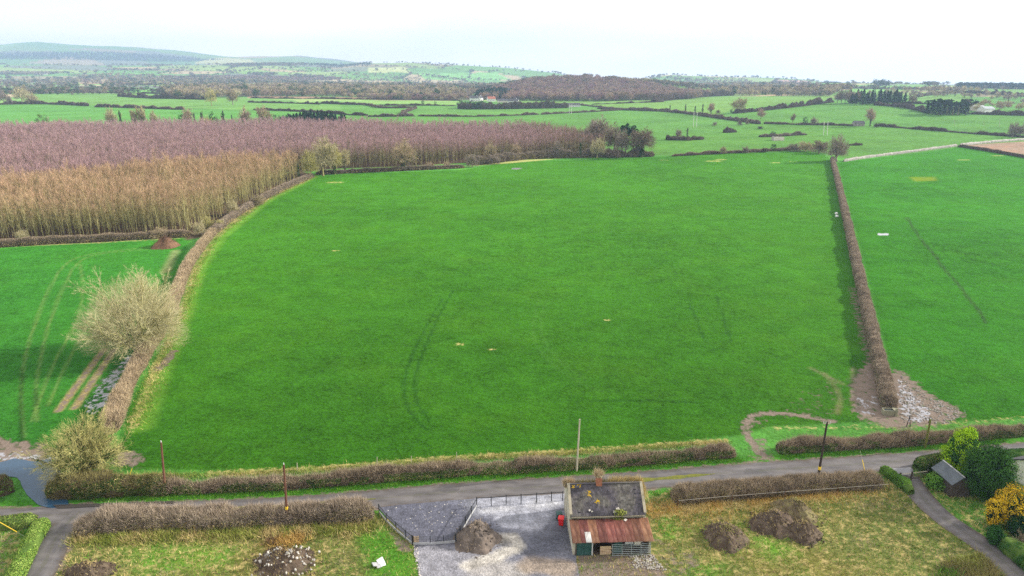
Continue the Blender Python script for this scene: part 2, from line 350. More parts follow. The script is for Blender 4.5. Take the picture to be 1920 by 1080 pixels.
class MB:
    def __init__(s): s.v = []; s.f = []
    def add(s, vs_, fs):
        n = len(s.v); s.v += [tuple(p) for p in vs_]; s.f += [tuple(i + n for i in f) for f in fs]; return s
    def box(s, c, sz, rz=0.0, M=None):
        x, y, z = sz[0] / 2, sz[1] / 2, sz[2] / 2
        P = [Vector((a, b, d)) for d in (-z, z) for b in (-y, y) for a in (-x, x)]
        R = M if M is not None else Matrix.Rotation(rz, 3, 'Z')
        P = [R @ p + Vector(c) for p in P]
        return s.add(P, [(0, 2, 3, 1), (4, 5, 7, 6), (0, 1, 5, 4), (2, 6, 7, 3), (0, 4, 6, 2), (1, 3, 7, 5)])
    def bar(s, p0, p1, w_, h_=None):
        p0, p1 = Vector(p0), Vector(p1); d = p1 - p0; L = d.length; q = d.to_track_quat('X', 'Z').to_matrix()
        return s.box((p0 + p1) / 2, (L, w_, h_ or w_), M=q)
    def cyl(s, p0, p1, r0, r1, n=8):
        p0, p1 = Vector(p0), Vector(p1); q = (p1 - p0).to_track_quat('Z', 'Y').to_matrix(); P = []
        for p, r in ((p0, r0), (p1, r1)):
            for i in range(n):
                a = 2 * math.pi * i / n; P.append(p + q @ Vector((r * math.cos(a), r * math.sin(a), 0)))
        fs = [(i, (i + 1) % n, n + (i + 1) % n, n + i) for i in range(n)] + [tuple(range(n))[::-1], tuple(range(n, 2 * n))]
        return s.add(P, fs)
    def prism(s, pts, y0, y1):          # x-z outline swept along y
        n = len(pts); P = [(p[0], y0, p[1]) for p in pts] + [(p[0], y1, p[1]) for p in pts]
        return s.add(P, [tuple(range(n)), tuple(range(n, 2 * n))[::-1]] + [((i + 1) % n, i, n + i, n + (i + 1) % n) for i in range(n)])
    def prismx(s, pts, x0, x1):         # y-z outline swept along x
        n = len(pts); P = [(x0, p[0], p[1]) for p in pts] + [(x1, p[0], p[1]) for p in pts]
        return s.add(P, [tuple(range(n))[::-1], tuple(range(n, 2 * n))] + [(i, (i + 1) % n, n + (i + 1) % n, n + i) for i in range(n)])
    def mesh(s, name, m, smooth=False):
        me = bpy.data.meshes.new(name); me.from_pydata(s.v, [], s.f); me.materials.append(MATS[m])
        if smooth: me.polygons.foreach_set('use_smooth', np.ones(len(s.f), bool))
        me.update(); return me
    def build(s, name, m, parent=None, loc=(0, 0, 0), rz=0.0, smooth=False, bevel=0.0):
        o = link(name, s.mesh(name, m, smooth), parent, loc, rz)
        if bevel:
            b = o.modifiers.new('bevel', 'BEVEL'); b.width = bevel; b.segments = 1
        return o

def tris(P0, P1, wid, r, tipw=0.0):
    """blades from P0 to P1: flat tapered triangles with random facing"""
    n = len(P0); d = P1 - P0; s = np.cross(d, r.normal(size=(n, 3))); s /= (np.linalg.norm(s, axis=1, keepdims=True) + 1e-9)
    wid = np.asarray(wid).reshape(-1, 1)
    V = np.stack([P0 - s * wid / 2, P0 + s * wid / 2, P1], 1).reshape(-1, 3)
    return V, np.arange(3 * n).reshape(-1, 3)
def cards(C, Nrm, size, r):
    """leaf-like quads (two triangles) at C facing roughly Nrm"""
    n = len(C); Nn = Nrm + r.normal(size=(n, 3)) * .55; Nn /= np.linalg.norm(Nn, axis=1, keepdims=True) + 1e-9
    a = np.cross(Nn, r.normal(size=(n, 3))); a /= np.linalg.norm(a, axis=1, keepdims=True) + 1e-9; b = np.cross(Nn, a)
    sz = np.asarray(size).reshape(-1, 1); L_ = sz * r.uniform(.7, 1.3, (n, 1)); W_ = sz * r.uniform(.35, .7, (n, 1))
    V = np.stack([C - a * L_ * .5, C + b * W_ * .5 + Nn * sz * .08, C + a * L_ * .5, C - b * W_ * .5 + Nn * sz * .08], 1).reshape(-1, 3)
    i = np.arange(n)[:, None] * 4
    return V, np.vstack([i + [[0, 1, 2]], i + [[0, 2, 3]]])
def tubes(P0, P1, R0, R1, n):
    k = len(P0); d = P1 - P0; d = d / (np.linalg.norm(d, axis=1, keepdims=True) + 1e-9)
    ref = np.where(np.abs(d[:, 2:3]) > .9, [[1., 0, 0]], [[0, 0, 1.]]); a = np.cross(d, ref); a /= np.linalg.norm(a, axis=1, keepdims=True); b = np.cross(d, a)
    V = []
    for P, R in ((P0, R0), (P1, R1)):
        for i in range(n):
            t = 2 * math.pi * i / n; V.append(P + (a * math.cos(t) + b * math.sin(t)) * np.asarray(R).reshape(-1, 1))
    V = np.stack(V, 1).reshape(-1, 3); base = np.arange(k)[:, None] * (2 * n); T = []
    for i in range(n):
        j = (i + 1) % n; T += [base + [[i, j, n + j]], base + [[i, n + j, n + i]]]
    return V, np.vstack(T)
def join(parts):
    V, T, o = [], [], 0
    for v, t in parts:
        if len(v) == 0: continue
        V.append(v); T.append(np.asarray(t) + o); o += len(v)
    if not V: return np.zeros((0, 3)), np.zeros((0, 3), int)
    return np.vstack(V), np.vstack(T)

# ------------------------------------------------------------------ ground sheet, painted from field outlines
ROAD_N = smooth_line(GL([(-160, 950), (0, 955), (110, 948), (222, 944), (350, 940), (480, 935), (600, 928), (730, 917), (860, 905), (1071, 894), (1200, 885), (1340, 873), (1541, 860), (1755, 845), (1920, 830), (2100, 812)]))
_d = np.gradient(ROAD_N, axis=0); _n = np.c_[_d[:, 1], -_d[:, 0]] / np.hypot(_d[:, 0], _d[:, 1])[:, None]
ROADW = 3.9
ROAD_C = ROAD_N + _n * ROADW / 2 * np.where(_n[:, 1:2] < 0, 1, -1)
LANE = smooth_line(GL([(150, 960), (118, 990), (105, 1010), (90, 1045), (68, 1085), (40, 1130)]))

def sub_line(line, x0, x1, dx=0):
    return [tuple(p) for p in line if x0 <= p[0] <= x1]
RN = lambda a, b, off: [tuple(p + q * off) for p, q in zip(*(lambda L_: (L_, (lambda d: np.c_[-d[:, 1], d[:, 0]] / np.hypot(d[:, 0], d[:, 1])[:, None])(np.gradient(L_, axis=0))))(np.array(sub_line(resamp(ROAD_C, 3.0), a, b))))]
# plan outlines (image landmarks carried down to the ground)
MAINF = GL([(215, 880), (240, 760), (310, 640), (345, 560), (365, 500), (410, 440), (500, 370), (595, 328), (870, 318), (960, 303), (1180, 297), (1300, 290), (1535, 283), (1560, 300), (1615, 540), (1650, 740), (1660, 790), (1440, 800), (1400, 815), (1080, 850), (600, 885)])
LEFTF = GL([(-200, 470), (0, 465), (358, 447), (330, 520), (300, 620), (230, 740), (170, 860), (110, 880), (-200, 880)])
RIGHTF = GL([(1570, 305), (1800, 276), (2200, 320), (2200, 780), (1920, 785), (1800, 790), (1690, 790), (1670, 700), (1620, 500)])
TANB = GL([(-150, 454), (0, 452), (150, 446), (350, 437), (392, 422), (445, 392), (510, 360), (566, 336)])
PLANT_TAN = TANB + [(wx(545, 352), 352), (wx(470, 345), 345), (wx(300, 318), 318), (wx(0, 270), 270), (wx(-200, 255), 255)]
PLANT_PUR = [(wx(-200, 260), 260), (wx(0, 274), 274), (wx(300, 322), 322), (wx(470, 350), 350), G(560, 322), G(640, 316), G(760, 312), G(880, 305), G(940, 298), G(1010, 294), G(1130, 292), (wx(1135, 470), 470), (wx(1000, 560), 560), (wx(700, 600), 600), (wx(300, 590), 590), (wx(0, 560), 560), (wx(-200, 540), 540)]
SOUTH = GL([(-200, 1200), (-200, 975), (130, 985), (700, 960), (1060, 930), (1700, 885), (2000, 860), (2300, 1200)])
YARD = GL([(706, 951), (790, 937), (870, 930), (960, 927), (1058, 921), (1070, 985), (1080, 1040), (1085, 1085), (1080, 1150), (800, 1150), (787, 1085), (776, 1022)])

def make_ground():
    ys = np.r_[[-500, -250, -80, 0, 25, 38], 46 * np.exp(np.arange(0, 375) * .004)]
    ys = np.r_[ys, ys[-1] * np.exp(np.arange(1, 120) * .008)]; ys = np.r_[ys, ys[-1] * np.exp(np.arange(1, 270) * .0125)]; ys = ys[ys < 9500]
    us = np.linspace(-1, 1, 561)
    half = np.where(ys < 40, 400, .78 * ys + 48)
    X = us[None, :] * half[:, None]; Y = np.repeat(ys[:, None], len(us), 1)
    P = np.c_[X.ravel(), Y.ravel()]; Zz = terr(P[:, 0], P[:, 1])
    n, m = len(ys), len(us)
    idx = np.arange(n * m).reshape(n, m)
    Q = np.stack([idx[:-1, :-1], idx[:-1, 1:], idx[1:, 1:], idx[1:, :-1]], -1).reshape(-1, 4)
    C = np.empty((len(P), 4), np.float32); C[:] = (.050, .165, .028, 1)
    W = np.zeros((len(P), 4), np.float32); W[:, 3] = 1
    far = P[:, 1] > 430
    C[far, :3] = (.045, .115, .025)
    # distant patchwork of fields
    r = rg(3); fi = np.where(P[:, 1] > 1150)[0]
    pal = np.array([(.09, .20, .05), (.14, .26, .07), (.07, .16, .045), (.20, .30, .10), (.12, .11, .07), (.05, .06, .04), (.30, .26, .16), (.10, .22, .06), (.045, .055, .045), (.16, .24, .08)])
    lx, ly = np.log(P[fi, 1]) , P[fi, 0] / P[fi, 1]
    S = np.c_[r.uniform(math.log(1100), math.log(13000), 900) * 3.2, r.uniform(-.82, .82, 900) * 6]; sc_ = r.integers(0, len(pal), 900)
    K = np.c_[lx * 3.2, ly * 6]; global CELLS; CELLS = S
    best = np.empty(len(fi), int)
    for a in range(0, len(fi), 4000):
        D = ((K[a:a + 4000, None, :] - S[None]) ** 2); best[a:a + 4000] = np.argmin(D[..., 0] * 6 + D[..., 1], 1)
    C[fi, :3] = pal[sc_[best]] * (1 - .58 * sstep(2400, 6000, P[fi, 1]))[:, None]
    def sub(line, pad):
        L_ = np.array(line); return np.where((P[:, 0] > L_[:, 0].min() - pad) & (P[:, 0] < L_[:, 0].max() + pad) & (P[:, 1] > L_[:, 1].min() - pad) & (P[:, 1] < L_[:, 1].max() + pad))[0]
    def mask(poly, soft):
        i = sub(poly, soft * 3); p = P[i]; ins = inpoly(p, poly); d = dline(p, list(poly) + [poly[0]])
        d = np.where(ins, d, -d); return i, sstep(-soft, soft, d)[:, None]
    def pc(poly, col, soft=.5, sh=None):
        i, k = mask(poly, soft)
        if sh is None: sh = 1.0 if col[1] > col[0] * 1.15 else .15
        W[i, 3] = W[i, 3] * (1 - k[:, 0]) + sh * k[:, 0]; C[i, :3] = C[i, :3] * (1 - k) + np.array(col) * k
    def pm(poly, ch, val, soft=1.0):
        i, k = mask(poly, soft); W[i, ch] = np.maximum(W[i, ch], k[:, 0] * val)
    def st(line, width, col=None, ch=None, val=1.0, soft=.5, amt=1.0, sh=1.0):
        line = [tuple(q) for q in line]; i = sub(line, width + soft * 2)
        k = (1 - sstep(width - soft, width + soft, dline(P[i], line)))
        if col is not None: C[i, :3] = C[i, :3] * (1 - k[:, None] * amt) + np.array(col) * k[:, None] * amt
        if ch is not None: W[i, ch] = np.maximum(W[i, ch], k * val)
        if sh < 1: W[i, 3] *= 1 - k * amt * (1 - sh)
    # far and middle fields
    YG, LG, TN = (.075, .15, .034), (.105, .25, .05), (.30, .22, .14)
    for poly, col in [
        ([(-60, 195), (160, 200), (345, 205), (640, 214), (640, 262), (-60, 262)], (.048, .135, .028)),
        ([(60, 172), (230, 176), (385, 180), (640, 197), (640, 212), (350, 203), (160, 197), (60, 193)], (.07, .15, .035)),
        ([(90, 160), (280, 164), (385, 176), (70, 171)], (.10, .25, .055)),
        ([(150, 155), (240, 153), (280, 156), (150, 158)], TN), ([(465, 180), (640, 182), (860, 186), (860, 188), (465, 184)], TN),
        ([(640, 188), (860, 190), (860, 196), (640, 194)], (.13, .24, .065)),
        ([(640, 197), (720, 201), (770, 203), (750, 214), (640, 215)], (.05, .125, .026)),
        ([(780, 201), (860, 199), (1090, 204), (1180, 205), (1000, 213), (780, 215)], (.05, .12, .026)),
        ([(640, 217), (1000, 216), (1240, 204), (1420, 230), (1240, 262), (1140, 280), (640, 245)], (.040, .10, .020)),
        ([(930, 184), (1240, 188), (1200, 191), (1110, 194), (1060, 196), (930, 190)], YG),
        ([(1110, 197), (1300, 182), (1560, 180), (1562, 188), (1375, 208), (1340, 215), (1140, 202)], YG),
        ([(1375, 212), (1560, 193), (1690, 196), (1780, 214), (1990, 217), (1990, 255), (1800, 245), (1640, 232), (1430, 227)], (.040, .10, .020)),
        ([(1430, 231), (1640, 236), (1920, 257), (1920, 268), (1800, 274), (1590, 300), (1530, 280), (1240, 290), (1180, 290), (1230, 262)], (.040, .10, .018)),
        ([(1120, 147), (1260, 158), (1420, 168), (1330, 170), (1130, 155)], YG),
        ([(1700, 188), (1760, 178), (1850, 172), (1800, 190)], YG), ([(1580, 160), (1700, 161), (1690, 178), (1600, 175)], (.11, .24, .06)), ([(1850, 165), (1990, 168), (1990, 178), (1840, 172)], YG),
        ([(780, 137), (930, 136), (960, 150), (800, 150)], (.12, .29, .08)), ([(690, 127), (760, 126), (770, 137), (690, 136)], (.30, .36, .16)),
        ([(410, 108), (470, 112), (480, 120), (360, 120)], (.36, .40, .17)), ([(1450, 150), (1520, 152), (1500, 161), (1440, 158)], (.34, .22, .17)),
        ([(1812, 272), (1990, 262), (1990, 302), (1900, 290)], (.27, .20, .145)),
    ]: pc(GL(poly), col, 3)
    pc(RIGHTF, (.014, .066, .0045), .6); pc(MAINF, (.016, .061, .0042), .6); pc(LEFTF, (.015, .072, .008), .6)
    for poly in (PLANT_TAN, PLANT_PUR): pc(poly, (.055, .04, .028), 2)
    pc(GL([(350, 450), (400, 442), (465, 396), (540, 354), (592, 330), (560, 318), (430, 380), (330, 432)]), (.06, .045, .03), 1)
    # lighter, drier ground far down the big field and pale growth along its left edge
    st(GL([(265, 800), (300, 700), (345, 590), (372, 505), (415, 445), (500, 378), (590, 332)]), 1.6, (.10, .22, .025), soft=1.2, amt=.5)
    st(GL([(250, 800), (290, 690), (338, 590), (362, 505), (405, 440), (495, 372), (585, 330)]), .8, ch=2, val=.55, soft=.8)
    st(GL([(600, 324), (760, 318), (880, 312), (950, 303)]), 1.5, ch=2, val=.6, soft=1.5); pm(GL([(880, 312), (940, 300), (1060, 297), (960, 306)]), 2, .8, 2)
    st(RN(G(330, 935)[0], G(1400, 865)[0], ROADW / 2 + 6.0), .8, ch=2, val=.72, soft=.7)
    st(GL([(1440, 803), (1700, 800), (1920, 783)]), .8, ch=2, val=.35, soft=.7)
    for p, rr in (((620, 342), 4), ((1240, 300), 3), ((1450, 305), 3), ((1480, 303), 3), ((1330, 302), 5), ((1345, 299), 4), ((857, 645), 1), ((918, 655), .8), ((625, 470), 1.2), ((1135, 600), .8), ((1800, 300), 4), ((1865, 292), 4)):
        st([G(*p), (G(*p)[0] + rr, G(*p)[1])], rr * .5, ch=2, val=.8, soft=rr * .5)
    pm(GL([(1708, 332), (1750, 332), (1755, 339), (1720, 340)]), 2, .0); pc(GL([(1706, 332), (1752, 332), (1756, 339), (1716, 340)]), (.075, .125, .006), 1.5)
    # wheel tracks in the big field and the left field
    dk = (.006, .026, .004)
    for tr in ([(830, 560), (800, 610), (775, 660), (757, 710), (757, 745), (775, 785), (800, 805)], [(850, 545), (828, 580), (806, 630), (785, 680), (776, 715), (780, 755), (805, 790)]):
        st(smooth_line(GL(tr)), .28, dk, soft=.22, amt=.6, sh=.45)
    for tr in ([(1010, 560), (1000, 600), (1000, 640), (1030, 680), (1090, 720), (1130, 735)], [(1022, 565), (1014, 600), (1018, 640), (1050, 680), (1100, 712)]):
        st(smooth_line(GL(tr)), .28, (.03, .09, .015), soft=.25, amt=.35)
    for tr in ([(1342, 555), (1358, 600), (1370, 640)], [(1292, 570), (1310, 610), (1322, 640)], [(1110, 752), (1200, 750), (1310, 755)]):
        st(smooth_line(GL(tr)), .3, dk, soft=.25, amt=.5, sh=.4)
    st(smooth_line(GL([(1700, 408), (1730, 455), (1755, 480), (1765, 500), (1800, 535), (1815, 560), (1835, 580), (1848, 605)])), .42, (.012, .022, .008), soft=.3, amt=.7, sh=.4)
    ltr = [[(45, 820), (38, 750), (42, 690), (60, 620), (90, 545), (115, 500), (150, 478), (250, 466), (290, 463)], [(70, 790), (66, 740), (72, 690), (90, 610), (115, 545), (140, 495), (175, 476), (280, 467)],
           [(60, 790), (95, 690), (130, 630), (150, 590), (157, 540), (150, 495)], [(90, 760), (125, 680), (160, 620), (175, 560)]]
    for tr in ltr: st(smooth_line(GL(tr)), .26, (.10, .16, .045), soft=.22, amt=.4)
    for tr in ([(40, 830), (38, 750), (42, 700)], [(68, 760), (66, 730)]): st(GL(tr), .3, dk, soft=.3, amt=.8, sh=.4)
    for tr in ([(110, 770), (150, 715), (195, 655)], [(140, 765), (180, 705), (215, 655)]): st(GL(tr), .55, (.25, .2, .1), ch=0, val=.55, soft=.35, amt=.8)
    st(GL([(330, 470), (310, 510)]), 1.0, (.18, .19, .09), soft=1, amt=.5)
    st(GL([(0, 463), (180, 455), (330, 447)]), 1.0, ch=2, val=.7, soft=.8)
    # mud and standing water
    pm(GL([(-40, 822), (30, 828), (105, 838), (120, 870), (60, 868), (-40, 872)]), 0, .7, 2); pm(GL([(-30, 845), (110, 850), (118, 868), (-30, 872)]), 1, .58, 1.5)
    for tr in ([(-20, 815), (40, 850), (70, 870)], [(-20, 840), (30, 868)], [(45, 830), (50, 865)], [(75, 850), (80, 872)]): st(GL(tr), .5, (.07, .05, .04), ch=0, val=1, soft=.3)
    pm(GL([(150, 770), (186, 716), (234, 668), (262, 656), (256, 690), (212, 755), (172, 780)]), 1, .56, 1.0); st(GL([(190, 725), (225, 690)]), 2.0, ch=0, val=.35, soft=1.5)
    pm(GL([(200, 850), (250, 845), (275, 862), (255, 880), (215, 875)]), 0, .75, 1.5); st(GL([(300, 690), (325, 660)]), 1.0, ch=0, val=.75, soft=.8)
    pm(GL([(1592, 715), (1612, 690), (1640, 660), (1652, 700), (1690, 692), (1740, 735), (1815, 775), (1800, 785), (1760, 800), (1680, 806), (1620, 790), (1595, 768)]), 0, .8, 1.8)
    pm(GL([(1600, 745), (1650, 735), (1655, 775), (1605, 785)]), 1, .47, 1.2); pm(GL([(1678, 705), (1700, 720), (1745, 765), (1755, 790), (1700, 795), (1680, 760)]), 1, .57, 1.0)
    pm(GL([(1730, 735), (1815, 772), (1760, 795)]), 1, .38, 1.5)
    st(GL([(1640, 760), (1635, 680), (1612, 600), (1600, 540)]), 1.3, ch=0, val=.5, soft=1.2)  # mud beside the dividing hedge, also painting the hedge's shadow strip
    st(smooth_line(GL([(1560, 790), (1480, 775), (1420, 775), (1397, 790), (1400, 815), (1418, 840), (1440, 860)])), .75, ch=0, val=.78, soft=.7)
    pm(GL([(1398, 822), (1432, 822), (1452, 862), (1412, 867)]), 0, .62, 1.2); pm(GL([(1393, 782), (1425, 772), (1440, 790), (1410, 812)]), 0, .45, 1.5)
    for tr in ([(1545, 700), (1578, 740), (1570, 775)], [(1600, 690), (1600, 760)], [(1520, 690), (1580, 720)]): st(smooth_line(GL(tr)), .4, (.10, .11, .05), ch=0, val=.3, soft=.4, amt=.5)
    pm(GL([(1480, 740), (1580, 700), (1580, 790), (1430, 790)]), 0, .28, 3)
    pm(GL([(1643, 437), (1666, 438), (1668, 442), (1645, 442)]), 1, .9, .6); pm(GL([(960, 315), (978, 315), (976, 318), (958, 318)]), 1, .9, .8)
    # verges and rough ground by the road
    pc(SOUTH, (.085, .105, .03), 1.0); pm(SOUTH, 2, .38, 1.5); pm(SOUTH, 0, .12, 1.5); [pc(GL(q), (.07, .17, .022), 1.5) for q in ([(220, 1030), (330, 1015), (450, 1030), (420, 1060), (260, 1075)], [(1390, 990), (1440, 1000), (1500, 1040), (1440, 1050)], [(1300, 1050), (1360, 1060), (1340, 1090), (1290, 1090)])]
    pm(GL([(1215, 945), (1640, 905), (1640, 930), (1220, 975)]), 2, .75, 1.2); pm(GL([(1225, 1000), (1330, 1040), (1300, 1100), (1230, 1100)]), 0, .45, 2); pm(GL([(1080, 1040), (1225, 1038), (1255, 1085), (1085, 1090)]), 0, .85, .6)
    pc(GL([(670, 1000), (720, 990), (775, 1040), (790, 1090), (700, 1090)]), (.07, .20, .02), 1.2); pc(GL([(1235, 960), (1265, 965), (1275, 1010), (1235, 1010)]), (.08, .2, .025), 1)
    i, k = mask(GL([(670, 1000), (720, 990), (775, 1040), (790, 1090), (700, 1090)]), 1.2); W[i, 2] *= (1 - k[:, 0])
    pm(GL([(730, 1000), (765, 1010), (775, 1040), (740, 1030)]), 0, .7, .8); pm(GL([(150, 990), (705, 985), (705, 1000), (140, 1020)]), 2, .6, 1.5)
    pc(GL([(-200, 970), (80, 975), (40, 1100), (-200, 1100)]), (.08, .17, .03), 1); pm(GL([(-100, 1000), (40, 1010), (20, 1100), (-100, 1100)]), 0, .35, 1.5)
    st(ROAD_C, ROADW / 2 + 1.7, (.035, .13, .014), soft=.6); st(ROAD_C, ROADW / 2 + .5, ch=0, val=.55, soft=.3); st(LANE, 2.2, ch=0, val=.7, soft=.5)
    pc(GL([(1700, 890), (1920, 850), (1990, 860), (2000, 1100), (1830, 1100), (1840, 1010), (1720, 920)]), (.06, .16, .025), .8)
    pm(GL([(1885, 875), (1912, 875), (1912, 905), (1890, 905)]), 0, .9, .6)
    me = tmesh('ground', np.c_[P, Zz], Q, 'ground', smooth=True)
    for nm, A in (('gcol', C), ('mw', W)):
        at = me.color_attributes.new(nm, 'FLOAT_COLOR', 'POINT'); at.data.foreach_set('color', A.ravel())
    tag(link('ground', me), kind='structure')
make_ground()

def strip(name, line, width, dz, m, jit=.12, seed=0, cross=6, label=None, kind='structure', ends=None):
    L_ = resamp(line, .8); d = np.gradient(L_, axis=0); n = np.c_[-d[:, 1], d[:, 0]] / np.hypot(d[:, 0], d[:, 1])[:, None]
    t = np.linspace(-1, 1, cross + 1); s = np.arange(len(L_)) * .8
    wl = width / 2 + jit * (fbm(s / 2.2, s * 0, 0, seed) - .5) * 2; wr = width / 2 + jit * (fbm(s / 2.2, s * 0 + 9, 0, seed) - .5) * 2
    if ends: wl = wl * ends(np.linspace(0, 1, len(L_))); wr = wr * ends(np.linspace(0, 1, len(L_)))
    off = np.where(t[None] < 0, t[None] * wl[:, None], t[None] * wr[:, None])
    P = L_[:, None, :] + n[:, None, :] * off[..., None]; Pz = terr(P[..., 0], P[..., 1]) + dz + .05 * (1 - t[None] ** 2)
    V = np.concatenate([P, Pz[..., None]], -1).reshape(-1, 3); a, b = len(L_), cross + 1; idx = np.arange(a * b).reshape(a, b)
    Q = np.stack([idx[:-1, :-1], idx[1:, :-1], idx[1:, 1:], idx[:-1, 1:]], -1).reshape(-1, 4)[:, ::-1]
    me = tmesh(name, V, Q, m, smooth=True); at = me.attributes.new('across', 'FLOAT', 'POINT'); at.data.foreach_set('value', np.tile(t, len(L_)).astype(np.float32))
    return tag(link(name, me), label, kind=kind)
def road_mat():
    m = MATS['asphalt']; t = m.node_tree; N, L = t.nodes, t.links; b = N['Principled BSDF']; src = b.inputs['Base Color'].links[0].from_socket
    a = N.new('ShaderNodeAttribute'); a.attribute_name = 'across'; tc_ = N.new('ShaderNodeTexCoord')
    def M(op, x, y):
        n = N.new('ShaderNodeMath'); n.operation = op
        for i, v in enumerate((x, y)):
            if isinstance(v, (int, float)): n.inputs[i].default_value = v
            elif v is not None: L.new(v, n.inputs[i])
        return n.outputs[0]
    def nz_(s, d=6):
        n = N.new('ShaderNodeTexNoise'); n.inputs['Scale'].default_value = s; n.inputs['Detail'].default_value = d; n.inputs['Roughness'].default_value = .7; L.new(tc_.outputs['Object'], n.inputs['Vector']); return n.outputs['Fac']
    def mr(v, f0, f1, t0, t1):
        n = N.new('ShaderNodeMapRange'); n.inputs[1].default_value = f0; n.inputs[2].default_value = f1; n.inputs[3].default_value = t0; n.inputs[4].default_value = t1; L.new(v, n.inputs[0]); return n.outputs[0]
    def mix(f, A, B):
        n = N.new('ShaderNodeMix'); n.data_type = 'RGBA'; L.new(f, n.inputs['Factor']); L.new(A, n.inputs['A']); n.inputs['B'].default_value = (*B, 1); return n.outputs['Result']
    ab = M('ABSOLUTE', a.outputs['Fac'], None); wob = M('ADD', ab, mr(nz_(.5), .3, .7, -.12, .12))
    wheel = M('MULTIPLY', mr(M('ABSOLUTE', M('SUBTRACT', wob, .45), None), 0, .2, 1, 0), .4)          # tyre-polished paths
    edge = M('MULTIPLY', mr(M('ADD', wob, mr(nz_(1.6), .3, .7, -.25, .25)), .72, 1.02, 0, 1), .85)     # mud washed in from the verge
    mid = M('MULTIPLY', mr(M('ADD', wob, mr(nz_(.8), .3, .7, -.15, .15)), .0, .16, 1, 0), .45)         # mossy crown
    patch = mr(nz_(.16, 2), .60, .62, 0, .45)                                                          # tar patches
    c = mix(patch, src, (.045, .044, .048)); c = mix(wheel, c, (.155, .148, .145)); c = mix(mid, c, (.075, .078, .045)); c = mix(edge, c, (.085, .066, .048)); L.new(c, b.inputs['Base Color'])
road_mat()
strip('road', ROAD_C, ROADW, .03, 'asphalt', seed=1, cross=12)
strip('side_lane', LANE, 3.3, .045, 'asphalt', seed=2)
tp = lambda t: np.clip(np.minimum(t, 1 - t) * 8, .15, 1)
RS = resamp(ROAD_C, 1.0)
strip('road_grass_strip', sub_line(RS, G(395, 945)[0], G(720, 930)[0]), .55, .085, 'moss', jit=.3, seed=4, cross=4, ends=tp)
strip('road_grass_strip', sub_line(RS, G(1100, 900)[0], G(1345, 880)[0]), .6, .085, 'moss', jit=.3, seed=5, cross=4, ends=tp)
def sheet(name, poly, dz, m, step=.5, kind='structure', jit=.25, seed=0, paint=None):
    """flat patch cut from a fine grid with a slightly ragged outline"""
    pl = np.array(poly); c0, c1 = pl.min(0), pl.max(0)
    # ragged outline, filled by bmesh triangulation of an inner grid
    ol = resamp(list(poly) + [poly[0]], .6)[:-1]; s = np.arange(len(ol)); cen = pl.mean(0)
    k = (fbm(s / 3.0, s * 0, 0, seed) - .5) * 2 * jit; d = ol - cen; ol = ol + d / np.linalg.norm(d, axis=1, keepdims=True) * k[:, None]
    gx, gy = np.meshgrid(np.arange(c0[0], c1[0], step), np.arange(c0[1], c1[1], step)); gp = np.c_[gx.ravel(), gy.ravel()]
    gp = gp[inpoly(gp, [tuple(q) for q in ol])]; gp = gp[dline(gp, [tuple(q) for q in ol] + [tuple(ol[0])]) > step * .5]
    from mathutils.geometry import delaunay_2d_cdt
    allp = [Vector(q) for q in np.vstack([ol, gp])]; n = len(ol)
    vv, _, ff, *_ = delaunay_2d_cdt(allp, [], [list(range(n))], 1, 1e-4)
    V = np.array([(p.x, p.y, Z(p.x, p.y) + dz) for p in vv]); T = np.array([f for f in ff if len(f) == 3])
    me = tmesh(name, V, T, m, smooth=True)
    a = V[T[:, 1]] - V[T[:, 0]]; b = V[T[:, 2]] - V[T[:, 0]]
    if (a[:, 0] * b[:, 1] - a[:, 1] * b[:, 0]).sum() < 0: me.flip_normals()
    if paint is not None:
        at = me.color_attributes.new('gcol', 'FLOAT_COLOR', 'POINT'); at.data.foreach_set('color', np.c_[paint(V[:, :2]), np.ones(len(V))].astype(np.float32).ravel())
    return tag(link(name, me), kind=kind)
def gravel_mat():
    m = bpy.data.materials.new('gravel'); m.use_nodes = True; t = m.node_tree; N, L = t.nodes, t.links; b = N['Principled BSDF']
    a = N.new('ShaderNodeAttribute'); a.attribute_name = 'gcol'; c = N.new('ShaderNodeTexCoord')
    def nz_(s, d): 
        n = N.new('ShaderNodeTexNoise'); n.inputs['Scale'].default_value = s; n.inputs['Detail'].default_value = d; n.inputs['Roughness'].default_value = .7; L.new(c.outputs['Object'], n.inputs['Vector']); return n.outputs['Fac']
    vo = N.new('ShaderNodeTexVoronoi'); vo.inputs['Scale'].default_value = 7; L.new(c.outputs['Object'], vo.inputs['Vector'])
    def mr(v, a_, b_, c_, d_):
        n = N.new('ShaderNodeMapRange'); n.inputs[1].default_value = a_; n.inputs[2].default_value = b_; n.inputs[3].default_value = c_; n.inputs[4].default_value = d_; L.new(v, n.inputs[0]); return n.outputs[0]
    s1 = N.new('ShaderNodeSeparateColor'); L.new(vo.outputs['Color'], s1.inputs['Color'])
    mu = N.new('ShaderNodeMath'); mu.operation = 'MULTIPLY'; L.new(mr(nz_(.9, 8), .3, .7, .55, 1.5), mu.inputs[0]); L.new(mr(s1.outputs['Red'], 0, 1, .75, 1.3), mu.inputs[1])
    v = N.new('ShaderNodeVectorMath'); v.operation = 'SCALE'; L.new(a.outputs['Color'], v.inputs[0]); L.new(mu.outputs[0], v.inputs['Scale']); L.new(v.outputs[0], b.inputs['Base Color'])
    L.new(mr(nz_(.25, 5), .4, .6, .85, .45), b.inputs['Roughness']); b.inputs['Specular IOR Level'].default_value = .3
    bp = N.new('ShaderNodeBump'); bp.inputs['Strength'].default_value = .6; bp.inputs['Distance'].default_value = .06; L.new(vo.outputs['Distance'], bp.inputs['Height']); L.new(bp.outputs['Normal'], b.inputs['Normal'])
    MATS['gravel'] = m
gravel_mat()
